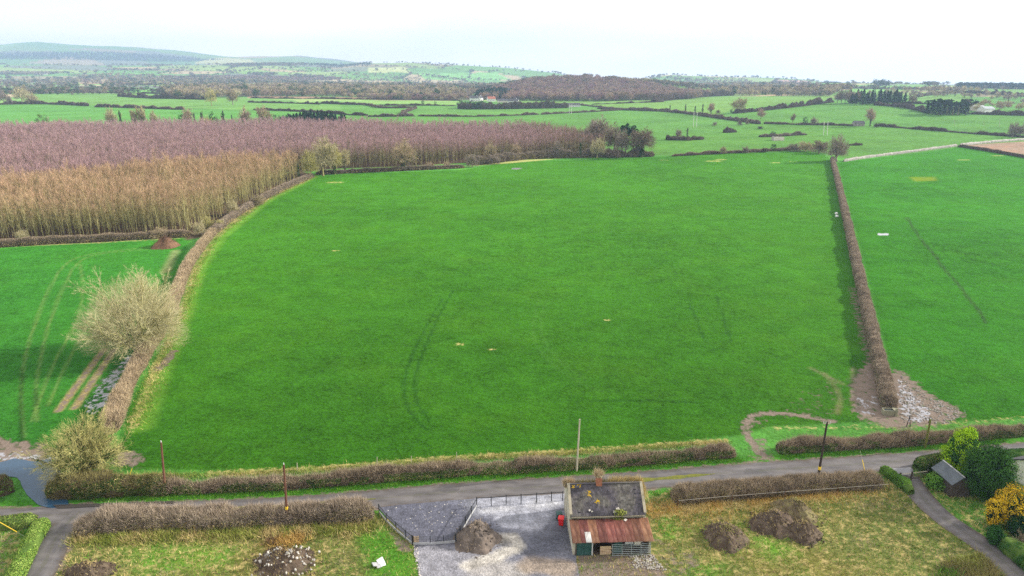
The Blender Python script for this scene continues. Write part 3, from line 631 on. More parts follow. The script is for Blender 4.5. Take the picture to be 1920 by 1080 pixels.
def yard_paint(P):
    C = np.empty((len(P), 3)); C[:] = (.13, .136, .168)
    def blob(px, rad, col, amt=1.0, line=None):
        L_ = GL(px); d = dline(P, L_ if len(L_) > 1 else L_ + L_) + 1.2 * (fbm(P[:, 0] / 1.5, P[:, 1] / 1.5, 0, 3) - .5)
        k = ((1 - sstep(rad * .4, rad, d)) * amt)[:, None]; C[:] = C * (1 - k) + np.array(col) * k
    blob([(740, 965), (860, 990)], 6.5, (.082, .086, .115)); blob([(905, 950), (1050, 935)], 2.6, (.25, .26, .30), .9); blob([(960, 965), (1000, 970)], 3.5, (.25, .26, .30), .8); blob([(910, 958), (960, 952)], .9, (.42, .43, .46), .7); blob([(990, 948), (1045, 945)], .8, (.40, .41, .44), .7); blob([(950, 985), (1010, 990)], .8, (.36, .37, .42), .6); blob([(800, 1045), (850, 1040)], 1.0, (.36, .36, .39), .6)
    blob([(1050, 1000), (1000, 1030)], 3.0, (.07, .075, .10), .9); blob([(800, 1060), (900, 1060)], 4.5, (.21, .21, .235), .9)
    blob([(925, 1010), (965, 1008), (975, 1025), (930, 1045), (880, 1060)], 1.1, (.40, .38, .33), .8); blob([(900, 1065), (960, 1075)], 2.2, (.33, .31, .28), .6); blob([(1000, 1060), (1060, 1065)], 2.0, (.24, .19, .14), .8); blob([(945, 1015)], 1.0, (.16, .15, .13), .8)
    return C
sheet('gravel_yard', YARD, .04, 'gravel', step=.4, seed=3, paint=yard_paint)
POND = GL([(-60, 866), (0, 868), (27, 861), (60, 866), (95, 862), (116, 884), (122, 915), (128, 950), (98, 953), (72, 948), (50, 928), (40, 908), (33, 896), (0, 892), (-60, 890)])
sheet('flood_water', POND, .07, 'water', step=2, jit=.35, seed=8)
sheet('flood_water', GL([(100, 948), (222, 944), (330, 941), (330, 945), (180, 951), (110, 955)]), .12, 'puddle', step=2, jit=.15, seed=9)
APRON = GL([(1648, 876), (1712, 868), (1712, 895), (1690, 900)])
sheet('gate_apron', APRON, .05, 'paving_wet', step=1, jit=.15, seed=5)
DRIVE = smooth_line(GL([(1700, 893), (1725, 930), (1770, 975), (1850, 1025), (1905, 1075), (1960, 1130)]))
strip('driveway', DRIVE, 3.0, .035, 'asphalt', seed=7)

# ------------------------------------------------------------------ vegetation generators
def skeleton(seed, kids, H=10.0, trunk=.42, ang=(22, 55), up=.35, lens=(.5, .48, .5, .5), r0=.024, first=.45, ntrunk=1):
    """levels of branches as arrays (P0,P1,R0,R1); the last level are twigs"""
    r = rg(seed); lv = []
    P = np.c_[r.normal(0, .03 * H * (ntrunk > 1), (ntrunk, 2)), np.zeros(ntrunk)]; D = np.c_[r.normal(0, .06 + .22 * (ntrunk > 1), (ntrunk, 2)), np.ones(ntrunk)]; D /= np.linalg.norm(D, axis=1, keepdims=True)
    Ln = np.full(ntrunk, trunk * H) * r.uniform(.8, 1.15, ntrunk); R = np.full(ntrunk, r0 * H)
    for l in range(len(kids) + 1):
        bend = r.normal(0, .12, (len(P), 3)) + [[0, 0, up * .5]]
        M_ = P + D * Ln[:, None] * .5; D2 = D + bend * (l > 0); D2 /= np.linalg.norm(D2, axis=1, keepdims=True); E = M_ + D2 * Ln[:, None] * .5
        lv.append((P, M_, E, R, R * .55))
        if l == len(kids): break
        k = kids[l]; n = len(P); par = np.repeat(np.arange(n), k)
        t = r.uniform(first if l == 0 else .25, 1.0, n * k); t[::k] = 1.0
        base = np.where((t < .5)[:, None], P[par] + (M_[par] - P[par]) * (t * 2)[:, None], M_[par] + (E[par] - M_[par]) * (t * 2 - 1)[:, None])
        dd = np.where((t < .5)[:, None], D[par], D2[par]); rnd = r.normal(size=(n * k, 3)); pr = np.cross(dd, rnd); pr /= np.linalg.norm(pr, axis=1, keepdims=True)
        a = np.radians(r.uniform(*ang, n * k)) * np.where(t > .97, .5, 1)
        nd = dd * np.cos(a)[:, None] + pr * np.sin(a)[:, None] + [[0, 0, up * .35]]; nd /= np.linalg.norm(nd, axis=1, keepdims=True)
        Ln = (Ln[par] if l else np.full(n * k, H)) * lens[min(l, len(lens) - 1)] * r.uniform(.65, 1.25, n * k) * (1.15 - .35 * t)
        R = R[par] * .5; P, D = base, nd
    return lv
def bare_parts(seed, kids, tube_levels, tw_w, H=10.0, asp=None, **kw):
    r = rg(seed + 99); lv = skeleton(seed, kids, H, **kw); top = np.percentile(lv[-1][2][:, 2], 99.7); s = H / top
    if asp:
        rad = np.percentile(np.hypot(lv[-1][2][:, 0], lv[-1][2][:, 1]), 97) * s; s = np.array([asp * H / 2 / rad * s, asp * H / 2 / rad * s, s])
    tr, cr = [], []
    for i, (P, M_, E, R0, R1) in enumerate(lv):
        P, M_, E = P * s, M_ * s, E * s
        if i < tube_levels:
            n = 6 if i == 0 else (4 if i == 1 else 3); mn = tw_w * .5
            tr += [tubes(P, M_, np.maximum(R0 * (1.35 if i == 0 else 1), mn), np.maximum(R0 * .8, mn), n), tubes(M_, E, np.maximum(R0 * .8, mn), np.maximum(R1, mn * .6), n)]
        elif i < len(lv) - 1:
            cr += [tris(P, E, tw_w * 1.6, r)]
        else: cr += [tris(P, E, tw_w, r)]
    return join(tr), join(cr), lv, s
def ell(n, r, c, rad, shell=.55):
    """points through an ellipsoid, denser near its surface, with outward normals"""
    d = r.normal(size=(n, 3)); d /= np.linalg.norm(d, axis=1, keepdims=True); k = shell + (1 - shell) * r.uniform(0, 1, n) ** .6
    return np.array(c) + d * k[:, None] * np.array(rad), d
def lumps(n, r, c, rad, nl, lr, flat=1.0):
    """leaf points grouped in clumps sitting over an ellipsoid: uneven outline with gaps"""
    C, d = ell(nl, r, c, rad, .72); j = r.integers(0, nl, n); q = r.normal(size=(n, 3)); q /= np.linalg.norm(q, axis=1, keepdims=True)
    rr = lr * r.uniform(.6, 1.3, nl)[j] * r.uniform(.3, 1, n) ** .5
    P = C[j] + q * rr[:, None] * [1, 1, flat]; return P, q * .8 + d[j] * .6
def fan(n, r, cz, rx, rz, tw_w, ln, low=-.25, inner=.4, seed=0):
    """fine outer twigs filling a rounded crown"""
    d = r.normal(size=(n * 3, 3)); d /= np.linalg.norm(d, axis=1, keepdims=True); d = d[d[:, 2] > low][:n]; n = len(d)
    lump = .78 + .40 * fbm(d[:, 0] * 2.2 + 7, d[:, 1] * 2.2, d[:, 2] * 2.2, seed, 3); R = 1.0 / np.sqrt((d[:, 0] ** 2 + d[:, 1] ** 2) / rx ** 2 + d[:, 2] ** 2 / rz ** 2) * lump
    t = inner + (1 - inner) * r.uniform(0, 1, n) ** .7; L_ = r.uniform(.6, 1.25, n) * ln; p1 = d * (R * t)[:, None] + [0, 0, cz]; dd = d + r.normal(0, .30, (n, 3)) + [0, 0, .28]; dd /= np.linalg.norm(dd, axis=1, keepdims=True)
    return tris(p1 - dd * L_[:, None], p1, tw_w * r.uniform(.6, 1.2, n), r)
TREE_CACHE = {}
def tree_meshes(kind, colr, cls, var):
    key = (kind, colr, cls, var)
    if key in TREE_CACHE: return TREE_CACHE[key]
    W_ = {'n': .035, 'm': .085, 'f': .15, 'x': .30}[cls]; seed = hash_(key); r = rg(seed); parts = []
    few = cls in 'fx'
    bark = {'twig_straw': 'bark_olive', 'twig_yellow': 'bark_olive', 'twig_tan': 'bark_grey', 'twig_grey': 'bark_grey'}.get(colr, 'bark')
    if kind in ('ash', 'tall', 'ivytree', 'bush', 'willow'):
        kw = dict(ash=dict(trunk=.60, ang=(35, 75), up=.2, asp=.95, first=.32, lens=(.42, .5, .5, .5)), tall=dict(trunk=.55, ang=(14, 34), up=.5, asp=.5), ivytree=dict(trunk=.60, ang=(32, 72), up=.2, asp=.85, first=.35, lens=(.42, .5, .5, .5)), bush=dict(trunk=.22, ang=(25, 65), up=.15, ntrunk=5, r0=.014, asp=1.15), willow=dict(trunk=.3, ang=(20, 52), up=.25, ntrunk=3, r0=.02, asp=.9))[kind]
        kids = {'n': (11, 7, 7, 9), 'm': (12, 8, 8, 7), 'f': (11, 7, 7, 5), 'x': (9, 7, 8)}[cls]
        if kind in ('bush', 'willow'): kids = {'n': (6, 6, 7, 8), 'm': (6, 6, 7, 6), 'f': (6, 5, 6, 4), 'x': (5, 5, 6)}[cls]
        (tv, tt), (cv, ct), lv, s = bare_parts(seed, kids, 2 if few else 3, W_, **kw)
        asp_ = kw.get('asp', .9); fz = {'ash': (4.6, 5.2), 'ivytree': (5.2, 4.7), 'tall': (4.8, 5.0), 'bush': (1.8, 7.8), 'willow': (3.2, 6.6)}[kind]
        fn = {'n': 5200, 'm': 2300, 'f': 900, 'x': 260}[cls]
        cv, ct = join([(cv, ct), fan(fn, r, fz[0], asp_ * 5.0, fz[1], W_ * .85, 1.5, low=-.6 if kind in ('ash', 'ivytree') else -.2, seed=seed % 50)])
        parts = [('trunk', tmesh('trunk', tv, tt, bark)), ('crown', tmesh('crown', cv, ct, colr))]
        if kind == 'ivytree':
            n = 260 if few else 900; h = r.uniform(.03, .8, n) * 8; a = r.uniform(0, 2 * math.pi, n); rad = .55 * (1 - h / 14) * r.uniform(.4, 1.3, n)
            C = np.c_[np.cos(a) * rad, np.sin(a) * rad, h]; b = lv[1]; j = r.integers(0, len(b[0]), n // 2); t = r.uniform(0, .7, n // 2)[:, None]
            C2 = (b[0][j] + (b[2][j] - b[0][j]) * t) * s + r.normal(0, .22, (n // 2, 3)); C = np.vstack([C, C2]); Nn = r.normal(size=C.shape)
            v, t_ = cards(C, Nn, .55 if few else .36, r); parts.append(('ivy', tmesh('ivy', v, t_, 'ivy')))
    elif kind == 'ivycol':
        (tv, tt), (cv, ct), lv, s = bare_parts(seed, (5, 4, 4), 2, W_, trunk=.7, ang=(15, 40), up=.4)
        n = 380 if few else 900; h = r.uniform(.0, 1, n) ** .9 * 8.6; a = r.uniform(0, 2 * math.pi, n); rad = (1.25 + .5 * np.sin(h * 1.7 + var)) * (1 - (h / 9.5) ** 3) * r.uniform(.35, 1.1, n)
        C = np.c_[np.cos(a) * rad, np.sin(a) * rad, h]; v, t_ = cards(C, C * [1, 1, 0] + [0, 0, .2], .7 if few else .45, r)
        parts = [('trunk', tmesh('trunk', tv, tt, bark)), ('crown', tmesh('crown', cv, ct, colr)), ('ivy', tmesh('ivy', v, t_, 'ivy'))]
    elif kind == 'ever':
        n = 500 if few else 1600; P_, q = lumps(n, r, (0, 0, 5.6), (3.6, 3.6, 4.2), 26, 1.5); v, t_ = cards(P_, q, .95 if few else .5, r)
        tv, tt = tubes(np.array([[0, 0, 0.]]), np.array([[0, 0, 5.]]), [.3], [.15], 6)
        parts = [('trunk', tmesh('trunk', tv, tt, 'bark')), ('crown', tmesh('crown', v, t_, colr))]
    elif kind == 'conifer':
        n = 420 if few else 1500; h = r.uniform(.06, 1, n); a = r.uniform(0, 2 * math.pi, n); lay = .75 + .35 * np.sin(h * 38 + a * 2)
        rad = 2.5 * (1 - h) ** .75 * lay * r.uniform(.35, 1.05, n); C = np.c_[np.cos(a) * rad, np.sin(a) * rad, h * 10]
        v, t_ = cards(C, np.c_[np.cos(a), np.sin(a), h * 0 + .5], .9 if few else .5, r); tv, tt = tubes(np.array([[0, 0, 0.]]), np.array([[0, 0, 9.5]]), [.22], [.03], 6)
        parts = [('trunk', tmesh('trunk', tv, tt, 'bark')), ('crown', tmesh('crown', v, t_, colr))]
    elif kind == 'pine':
        (tv, tt), (cv, ct), lv, s = bare_parts(seed, (7, 3), 3, W_, trunk=.8, ang=(40, 80), up=.15, first=.6, lens=(.24, .5))
        n = 450 if few else 1300; P_, q = lumps(n, r, (0, 0, 8.0), (2.6, 2.6, 1.7), 14, 1.1, .6); v, t_ = cards(P_, q, .8 if few else .5, r)
        parts = [('trunk', tmesh('trunk', tv, tt, 'bark')), ('crown', tmesh('crown', v, t_, colr))]
    TREE_CACHE[key] = parts; return parts
def hash_(key):
    h = 17
    for ch in repr(key): h = (h * 131 + ord(ch)) % 1000003
    return h
ORD = 'first second third fourth fifth sixth seventh eighth ninth tenth eleventh twelfth thirteenth fourteenth fifteenth sixteenth'.split()
TCOUNT = [0]
def tree(name, label, kind, colr, xy, h, group=None, cat='tree', wide=1.0, cls=None, var=None, z=None):
    d = xy[1]; cls = cls or ('n' if d < 210 else 'm' if d < 620 else 'f' if d < 1900 else 'x'); TCOUNT[0] += 1
    var = TCOUNT[0] % 3 if var is None else var
    parts = tree_meshes(kind, colr, cls, var); s = h / 10.0
    root = empty(name, (xy[0], xy[1], (Z(*xy) if z is None else z) - .1), rz=(TCOUNT[0] * 2.399) % 6.283, scale=(s * wide, s * wide, s))
    for nm, me in parts: link(nm, me, root)
    return tag(root, label, cat, group)
def tree_px(name, label, kind, colr, px, pyb, pyt, group=None, **k):
    xy = G(px, pyb); return tree(name, label, kind, colr, xy, max(1.0, zat(pyt, xy[1]) - Z(*xy)), group, **k)
def tree_Y(name, label, kind, colr, px, Y, pyt, group=None, **k):
    xy = (wx(px, Y), Y); return tree(name, label, kind, colr, xy, max(1.0, zat(pyt, Y) - Z(*xy)), group, **k)

def hedge(name, label, line, wd, ht, twig='hedge_brown', core='hedge_core', dens=45, tl=(.2, .5), tw_=.035, leaf=None, ldens=0, lsize=.16, lzone=(0, .6), rough=.16, step=.6, seed=0, group=None, cat='hedge', hv=.18, gaps=None, sprout=0):
    """a hedge grown along a line: displaced body, twigs over its surface, leaves where it is green"""
    r = rg(seed + 1000); Lp = resamp(smooth_line(line, 2) if len(line) > 2 else line, step); n = len(Lp)
    d = np.gradient(Lp, axis=0); nn = np.c_[-d[:, 1], d[:, 0]] / (np.hypot(d[:, 0], d[:, 1])[:, None] + 1e-9)
    prof = np.array([(-.5, 0), (-.54, .3), (-.52, .62), (-.43, .88), (-.2, 1.0), (.1, 1.01), (.36, .93), (.5, .68), (.54, .34), (.5, 0)])
    s = np.arange(n) * step; hk = 1 + hv * 2 * (fbm(s / 6, s * 0 + seed, 0, seed) - .5) + hv * (fbm(s / 1.6, s * 0 + seed, 0, seed + 1) - .5); wk = 1 + hv * (fbm(s / 5, s * 0 + 5, 0, seed) - .5) * 1.6
    e = np.minimum(np.arange(n), n - 1 - np.arange(n)); cap = np.clip((e + .35) / 2.2, .3, 1) ** .5; hk = hk * cap; wk = wk * cap
    if gaps == 'broken': hk = hk * (.45 + .55 * sstep(.30, .48, fbm(s / 14, s * 0 + 3, 0, seed + 5)))
    elif gaps is not None: hk = hk * gaps(np.linspace(0, 1, n))
    V = Lp[:, None, :] + nn[:, None, :] * (prof[None, :, 0] * wd * wk[:, None])[..., None]
    zg = terr(Lp[:, 0], Lp[:, 1])[:, None]; zz = zg + prof[None, :, 1] * ht * hk[:, None] - .06
    V = np.concatenate([V, zz[..., None]], -1); q = len(prof)
    amp = rough * min(wd, ht); f = 1.0 / max(.5, .45 * min(wd, ht))
    for ax in range(3): V[..., ax] += amp * 2 * (fbm(V[..., 0] * f, V[..., 1] * f, V[..., 2] * f, seed + 11 * ax) - .5) * (np.array([.3] + [1] * (q - 2) + [.3])[None] if ax < 2 else np.array([0] + [1] * (q - 2) + [0])[None])
    off = Lp.mean(0); oz = float(zg.mean()); V = V - np.array([off[0], off[1], oz]); Vf = V.reshape(-1, 3); idx = np.arange(n * q).reshape(n, q)
    a, b, c, dd = idx[:-1, :-1].ravel(), idx[1:, :-1].ravel(), idx[1:, 1:].ravel(), idx[:-1, 1:].ravel()
    T = np.vstack([np.c_[a, c, b], np.c_[a, dd, c]])
    for row in (0, n - 1):
        fan = np.array([[idx[row, 0], idx[row, i], idx[row, i + 1]] for i in range(1, q - 1)]); T = np.vstack([T, fan if row == 0 else fan[:, ::-1]])
    e1, e2 = Vf[T[:, 1]] - Vf[T[:, 0]], Vf[T[:, 2]] - Vf[T[:, 0]]; cr = np.cross(e1, e2); ar = np.linalg.norm(cr, axis=1) / 2; cr /= (2 * ar[:, None] + 1e-9)
    mid_ = (Vf[T].mean(1)); cen_ = V[:, [0, -1]].mean(1); cen_[:, 2] += ht * .4
    rowi = np.minimum(T[:, 0] // q, n - 1); sg = ((mid_ - cen_[rowi]) * cr).sum(1)
    if sg.mean() < 0: cr = -cr; T = T[:, ::-1].copy(); e1, e2 = e2, e1
    e1, e2 = Vf[T[:, 1]] - Vf[T[:, 0]], Vf[T[:, 2]] - Vf[T[:, 0]]
    def samp(k):
        j = r.choice(len(T), k, p=ar / ar.sum()); u, v = r.uniform(size=(2, k)); m_ = u + v > 1; u[m_], v[m_] = 1 - u[m_], 1 - v[m_]
        return Vf[T[j, 0]] + e1[j] * u[:, None] + e2[j] * v[:, None], cr[j]
    Vs, Ts, Ms = [Vf], [T], [np.zeros(len(T), int)]; o = len(Vf)
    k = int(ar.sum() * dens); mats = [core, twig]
    if k:
        p, nr = samp(k); ln = r.uniform(*tl, k); dr = nr * .5 + r.normal(0, .5, (k, 3)) + [0, 0, .75]; dr /= np.linalg.norm(dr, axis=1, keepdims=True)
        v, t = tris(p - dr * .1, p + dr * ln[:, None], tw_ * r.uniform(.7, 1.4, k), r); Vs.append(v); Ts.append(t + o); Ms.append(np.ones(len(t), int)); o += len(v)
    if sprout:
        k = int(ar.sum() * sprout); p, nr = samp(k); q_ = (nr[:, 2] > .2) & (vnoise(p[:, 0] / 1.5, p[:, 1] / 1.5, 0, seed) > .45); p = p[q_]; k = len(p); dr = r.normal(0, .28, (k, 3)) + [0, 0, 1]; dr /= np.linalg.norm(dr, axis=1, keepdims=True)
        v, t = tris(p, p + dr * r.uniform(.5, 1.3, (k, 1)), tw_ * 1.1, r); Vs.append(v); Ts.append(t + o); Ms.append(np.ones(len(t), int)); o += len(v)
    for (lf, ld, lz, lsz) in ([(leaf, ldens, lzone, lsize)] if leaf and isinstance(leaf, str) else (leaf or [])):
        k = int(ar.sum() * ld); p, nr = samp(k); rel = (p[:, 2] + oz - terr(p[:, 0] + off[0], p[:, 1] + off[1])) / ht
        keep = (rel > lz[0]) & (rel < lz[1]) & (fbm(p[:, 0] / 2.5, p[:, 1] / 2.5, p[:, 2] / 2, seed + 3) > .42); p, nr = p[keep], nr[keep]
        if len(p) == 0: continue
        v, t = cards(p + nr * .08, nr, lsz * r.uniform(.7, 1.3, len(p)), r); Vs.append(v); Ts.append(t + o); Ms.append(np.full(len(t), len(mats))); mats.append(lf); o += len(v)
    me = tmesh(name, np.vstack(Vs), np.vstack(Ts), mats, np.concatenate(Ms))
    return tag(link(name, me, loc=(off[0], off[1], oz)), label, cat, group)

def blades(name, label, pts, hgt, wid, mats, seed=0, spread=.5, kind='stuff', cat=None):
    """one mass of grass blades standing at the given points"""
    r = rg(seed); n = len(pts); P0 = np.c_[pts, terr(pts[:, 0], pts[:, 1]) - .03]; h = hgt[0] + (hgt[1] - hgt[0]) * r.uniform(size=n)
    P1 = P0 + np.c_[r.normal(0, spread, (n, 2)) * h[:, None], h]; off = pts.mean(0); o3 = np.array([off[0], off[1], 0])
    v, t = tris(P0 - o3, P1 - o3, wid * r.uniform(.6, 1.4, n), r); mi = (vnoise(pts[:, 0] / 3, pts[:, 1] / 3, 0, seed) * .7 + r.uniform(0, .3, n)) * len(mats)
    me = tmesh(name, v, t, mats, np.clip(mi.astype(int), 0, len(mats) - 1))
    return tag(link(name, me, loc=(off[0], off[1], 0)), label, cat, kind=kind)
def scat_poly(poly, n, r):
    pl = np.array(poly); P = r.uniform(pl.min(0), pl.max(0), (n * 3, 2)); return P[inpoly(P, [tuple(q) for q in poly])][:n]
def scat_line(line, n, wd, r):
    L_ = resamp(line, .3); j = r.integers(0, len(L_), n); return L_[j] + r.normal(0, wd, (n, 2))

def gn_scatter(name, label, pts, scl, sources, seed=0, zoff=-.1, wide=1.0, kind='stuff'):
    """one mass of trees: sources instanced on points"""
    r = rg(seed); me = bpy.data.meshes.new(name); V = np.c_[pts, terr(pts[:, 0], pts[:, 1]) + zoff].astype(np.float32)
    me.vertices.add(len(V)); me.vertices.foreach_set('co', V.ravel())
    for nm, arr in (('scl', scl), ('rz', r.uniform(0, 6.28, len(V))), ('wide', wide * r.uniform(.85, 1.2, len(V)))):
        a = me.attributes.new(nm, 'FLOAT', 'POINT'); a.data.foreach_set('value', np.asarray(arr, np.float32))
    col = bpy.data.collections.new(name + '_kinds')
    for k, (V_, T_, mats, mi) in enumerate(sources):
        col.objects.link(bpy.data.objects.new('tree_kind', tmesh('tree_kind', V_, T_, mats, mi)))
    ng = bpy.data.node_groups.new(name, 'GeometryNodeTree'); ng.interface.new_socket('Geometry', in_out='INPUT', socket_type='NodeSocketGeometry'); ng.interface.new_socket('Geometry', in_out='OUTPUT', socket_type='NodeSocketGeometry')
    N, L = ng.nodes, ng.links; gi, go = N.new('NodeGroupInput'), N.new('NodeGroupOutput'); ip = N.new('GeometryNodeInstanceOnPoints'); ci = N.new('GeometryNodeCollectionInfo')
    ci.inputs['Collection'].default_value = col; ci.inputs['Separate Children'].default_value = True; ci.inputs['Reset Children'].default_value = True
    def at(nm):
        n = N.new('GeometryNodeInputNamedAttribute'); n.data_type = 'FLOAT'; n.inputs['Name'].default_value = nm; return n.outputs['Attribute']
    cr = N.new('ShaderNodeCombineXYZ'); L.new(at('rz'), cr.inputs['Z']); cs = N.new('ShaderNodeCombineXYZ'); s = at('scl'); mm = N.new('ShaderNodeMath'); mm.operation = 'MULTIPLY'; L.new(s, mm.inputs[0]); L.new(at('wide'), mm.inputs[1])
    L.new(mm.outputs[0], cs.inputs['X']); L.new(mm.outputs[0], cs.inputs['Y']); L.new(s, cs.inputs['Z'])
    rv = N.new('FunctionNodeRandomValue'); rv.data_type = 'INT'; rv.inputs['Max'].default_value = len(sources) - 1; rv.inputs['Seed'].default_value = seed
    mp_ = N.new('GeometryNodeMeshToPoints'); L.new(gi.outputs[0], mp_.inputs['Mesh'])
    L.new(mp_.outputs['Points'], ip.inputs['Points']); L.new(ci.outputs[0], ip.inputs['Instance']); ip.inputs['Pick Instance'].default_value = True
    ri = [o for o in rv.outputs if o.enabled and o.type == 'INT'] or [rv.outputs[2]]; L.new(ri[0], ip.inputs['Instance Index'])
    L.new(cr.outputs[0], ip.inputs['Rotation']); L.new(cs.outputs[0], ip.inputs['Scale']); L.new(ip.outputs[0], go.inputs[0])
    o = link(name, me); m = o.modifiers.new('trees', 'NODES'); m.node_group = ng
    return tag(o, label, None, kind=kind)

# ------------------------------------------------------------------ the young plantation
def plant_tree_parts(seed, H=12.0, tw_=.075, ntw=200):
    """slender bare forestry tree: whip trunk, steep side branches, fine shoots"""
    r = rg(seed); k = 5; z = np.linspace(0, H * .93, k + 1); xy = np.cumsum(np.r_[[[0, 0]], r.normal(0, .10, (k, 2))], 0); P = np.c_[xy, z]; rad = np.linspace(.10, .025, k + 1)
    tv, tt = tubes(P[:-1], P[1:], rad[:-1], rad[1:], 4)
    nb = 26; hb = r.uniform(.18, .95, nb) * H * .93; bx = np.c_[np.interp(hb, z, xy[:, 0]), np.interp(hb, z, xy[:, 1]), hb]; a = r.uniform(0, 6.28, nb); rise = r.uniform(1.6, 3.6, nb)
    ln = (.9 + 1.6 * np.sin(np.clip(hb / H, 0, 1) * 2.6)) * r.uniform(.6, 1.2, nb); dr = np.c_[np.cos(a), np.sin(a), rise]; dr /= np.linalg.norm(dr, axis=1, keepdims=True); be = bx + dr * ln[:, None]
    b1 = tris(bx, be, tw_ * 1.1, r)
    j = r.integers(0, nb, ntw); t = r.uniform(.15, 1, ntw)[:, None]; p = bx[j] + (be[j] - bx[j]) * t; d2 = dr[j] + r.normal(0, .33, (ntw, 3)) + [0, 0, .3]; d2 /= np.linalg.norm(d2, axis=1, keepdims=True)
    b2 = tris(p, p + d2 * r.uniform(.5, 1.25, ntw)[:, None], tw_ * r.uniform(.6, 1.1, ntw), r)
    return (tv, tt), join([b1, b2])
def plantation():
    r = rg(21); sets = {}
    for nm, mt in (('tan', 'shoot_tan'), ('purple', 'shoot_purple'), ('mauve', 'shoot_mauve')):
        sets[nm] = []
        for k in range(5):
            (tv, tt), (cv, ct) = plant_tree_parts(40 + k, tw_=.048 if nm == 'tan' else .055, ntw=520)
            V, T = join([(tv, tt), (cv, ct)]); mi = np.r_[np.zeros(len(tt), int), np.ones(len(ct), int)]; sets[nm].append((V, T, ['bark_olive', mt], mi))
    def gridpts(poly, sp, jit, ang):
        pl = np.array(poly); c = pl.mean(0); R_ = np.ptp(pl, axis=0).max(); g = np.arange(-R_, R_, sp); X, Y = np.meshgrid(g, g); P = np.c_[X.ravel(), Y.ravel()] + r.normal(0, jit, (X.size, 2))
        P = np.c_[P[:, 0] * math.cos(ang) - P[:, 1] * math.sin(ang), P[:, 0] * math.sin(ang) + P[:, 1] * math.cos(ang)] + c; return P[inpoly(P, [tuple(q) for q in poly])]
    tp_ = gridpts(PLANT_TAN, 2.1, .45, .12); front = [tuple(q) for q in TANB]
    vis = (tp_[:, 0] > -.80 * tp_[:, 1] - 14)
    tp_ = tp_[vis]; dfr = dline(tp_, front); order = np.argsort(dfr + .12 * (tp_[:, 1] - tp_[:, 1].min())); near, rest = tp_[order[:300]], tp_[order[300:]]
    src = []
    for k in range(5):
        (tv, tt), (cv, ct) = plant_tree_parts(70 + k, tw_=.042, ntw=480); src.append((tmesh('trunk', tv, tt, 'bark_olive'), tmesh('crown', cv, ct, 'shoot_tan')))
    for i, p in enumerate(near):
        s = r.uniform(.66, 1.12) * (.88 + .3 * float(fbm(p[0] / 20, p[1] / 20, 0, 6))); e = empty('plantation_tree', (p[0], p[1], Z(*p) - .1), rz=r.uniform(0, 6.28), scale=(s * 1.1, s * 1.1, s))
        tm, cm = src[i % 5]; link('trunk', tm, e); link('crown', cm, e)
        tag(e, 'slender bare olive-stemmed tree in the front rows of the tan plantation on the left', 'tree', 'front trees of the tan plantation')
    hs = lambda P, s: (.70 + .34 * fbm(P[:, 0] / 22, P[:, 1] / 22, 0, s) + .10 * fbm(P[:, 0] / 5, P[:, 1] / 5, 0, s + 4) + r.uniform(-.2, .16, len(P)) + .18 * (r.uniform(size=len(P)) < .05))
    gn_scatter('plantation_trees', 'mass of bare tan-topped young trees behind the left field', rest, hs(rest, 1), sets['tan'], 1)
    pp = gridpts(PLANT_PUR, 2.5, .6, .12); pp = pp[(pp[:, 0] > -.80 * pp[:, 1] - 20) & (fbm(pp[:, 0] / 6, pp[:, 1] / 6, 0, 77) > .30)]
    # the right and front margins are greyer than the purple heart
    edge = sstep(0, 70, pp[:, 0] + 12 + 25 * (fbm(pp[:, 0] / 40, pp[:, 1] / 40, 0, 8) - .5)); fr = [G(560, 322), G(640, 316), G(760, 312), G(880, 305), G(940, 298)]
    edge = np.maximum(edge, .75 * (1 - sstep(4, 22, dline(pp, fr)))); m = r.uniform(size=len(pp)) < edge
    gn_scatter('plantation_trees', 'mass of purple-brown bare alder tops filling the plantation', pp[~m], hs(pp[~m], 2) * .92, sets['purple'], 2)
    gn_scatter('plantation_trees', 'mass of grey-brown bare trees along the plantation right end', pp[m], hs(pp[m], 3) * .98, sets['mauve'], 3)
plantation()

# ------------------------------------------------------------------ hedges round the near fields
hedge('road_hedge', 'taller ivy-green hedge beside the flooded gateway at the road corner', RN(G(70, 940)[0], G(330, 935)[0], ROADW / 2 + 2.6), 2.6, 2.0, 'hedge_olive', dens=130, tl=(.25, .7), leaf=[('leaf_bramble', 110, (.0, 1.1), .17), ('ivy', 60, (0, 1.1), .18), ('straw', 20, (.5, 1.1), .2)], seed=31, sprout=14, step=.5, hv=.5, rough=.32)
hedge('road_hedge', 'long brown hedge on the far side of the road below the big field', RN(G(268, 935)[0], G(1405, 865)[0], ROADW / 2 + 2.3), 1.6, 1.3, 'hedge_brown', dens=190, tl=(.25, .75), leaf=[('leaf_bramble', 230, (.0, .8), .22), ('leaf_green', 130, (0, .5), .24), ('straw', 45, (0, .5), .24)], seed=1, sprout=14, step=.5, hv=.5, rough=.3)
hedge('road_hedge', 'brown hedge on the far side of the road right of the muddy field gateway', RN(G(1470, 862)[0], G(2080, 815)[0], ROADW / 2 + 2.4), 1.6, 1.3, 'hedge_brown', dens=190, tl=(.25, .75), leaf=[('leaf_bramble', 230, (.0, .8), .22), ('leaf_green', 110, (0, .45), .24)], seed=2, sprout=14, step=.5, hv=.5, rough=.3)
hedge('field_hedge', 'tall trimmed straight hedge dividing the big field from the right field', GL([(1667, 772), (1652, 705), (1632, 620), (1610, 520), (1590, 430), (1572, 345), (1560, 300)]), 2.0, 2.1, 'hedge_purple', dens=140, tl=(.15, .5), rough=.16, hv=.24, leaf=[('leaf_bramble', 25, (0, .7), .16)], seed=3, step=.6)
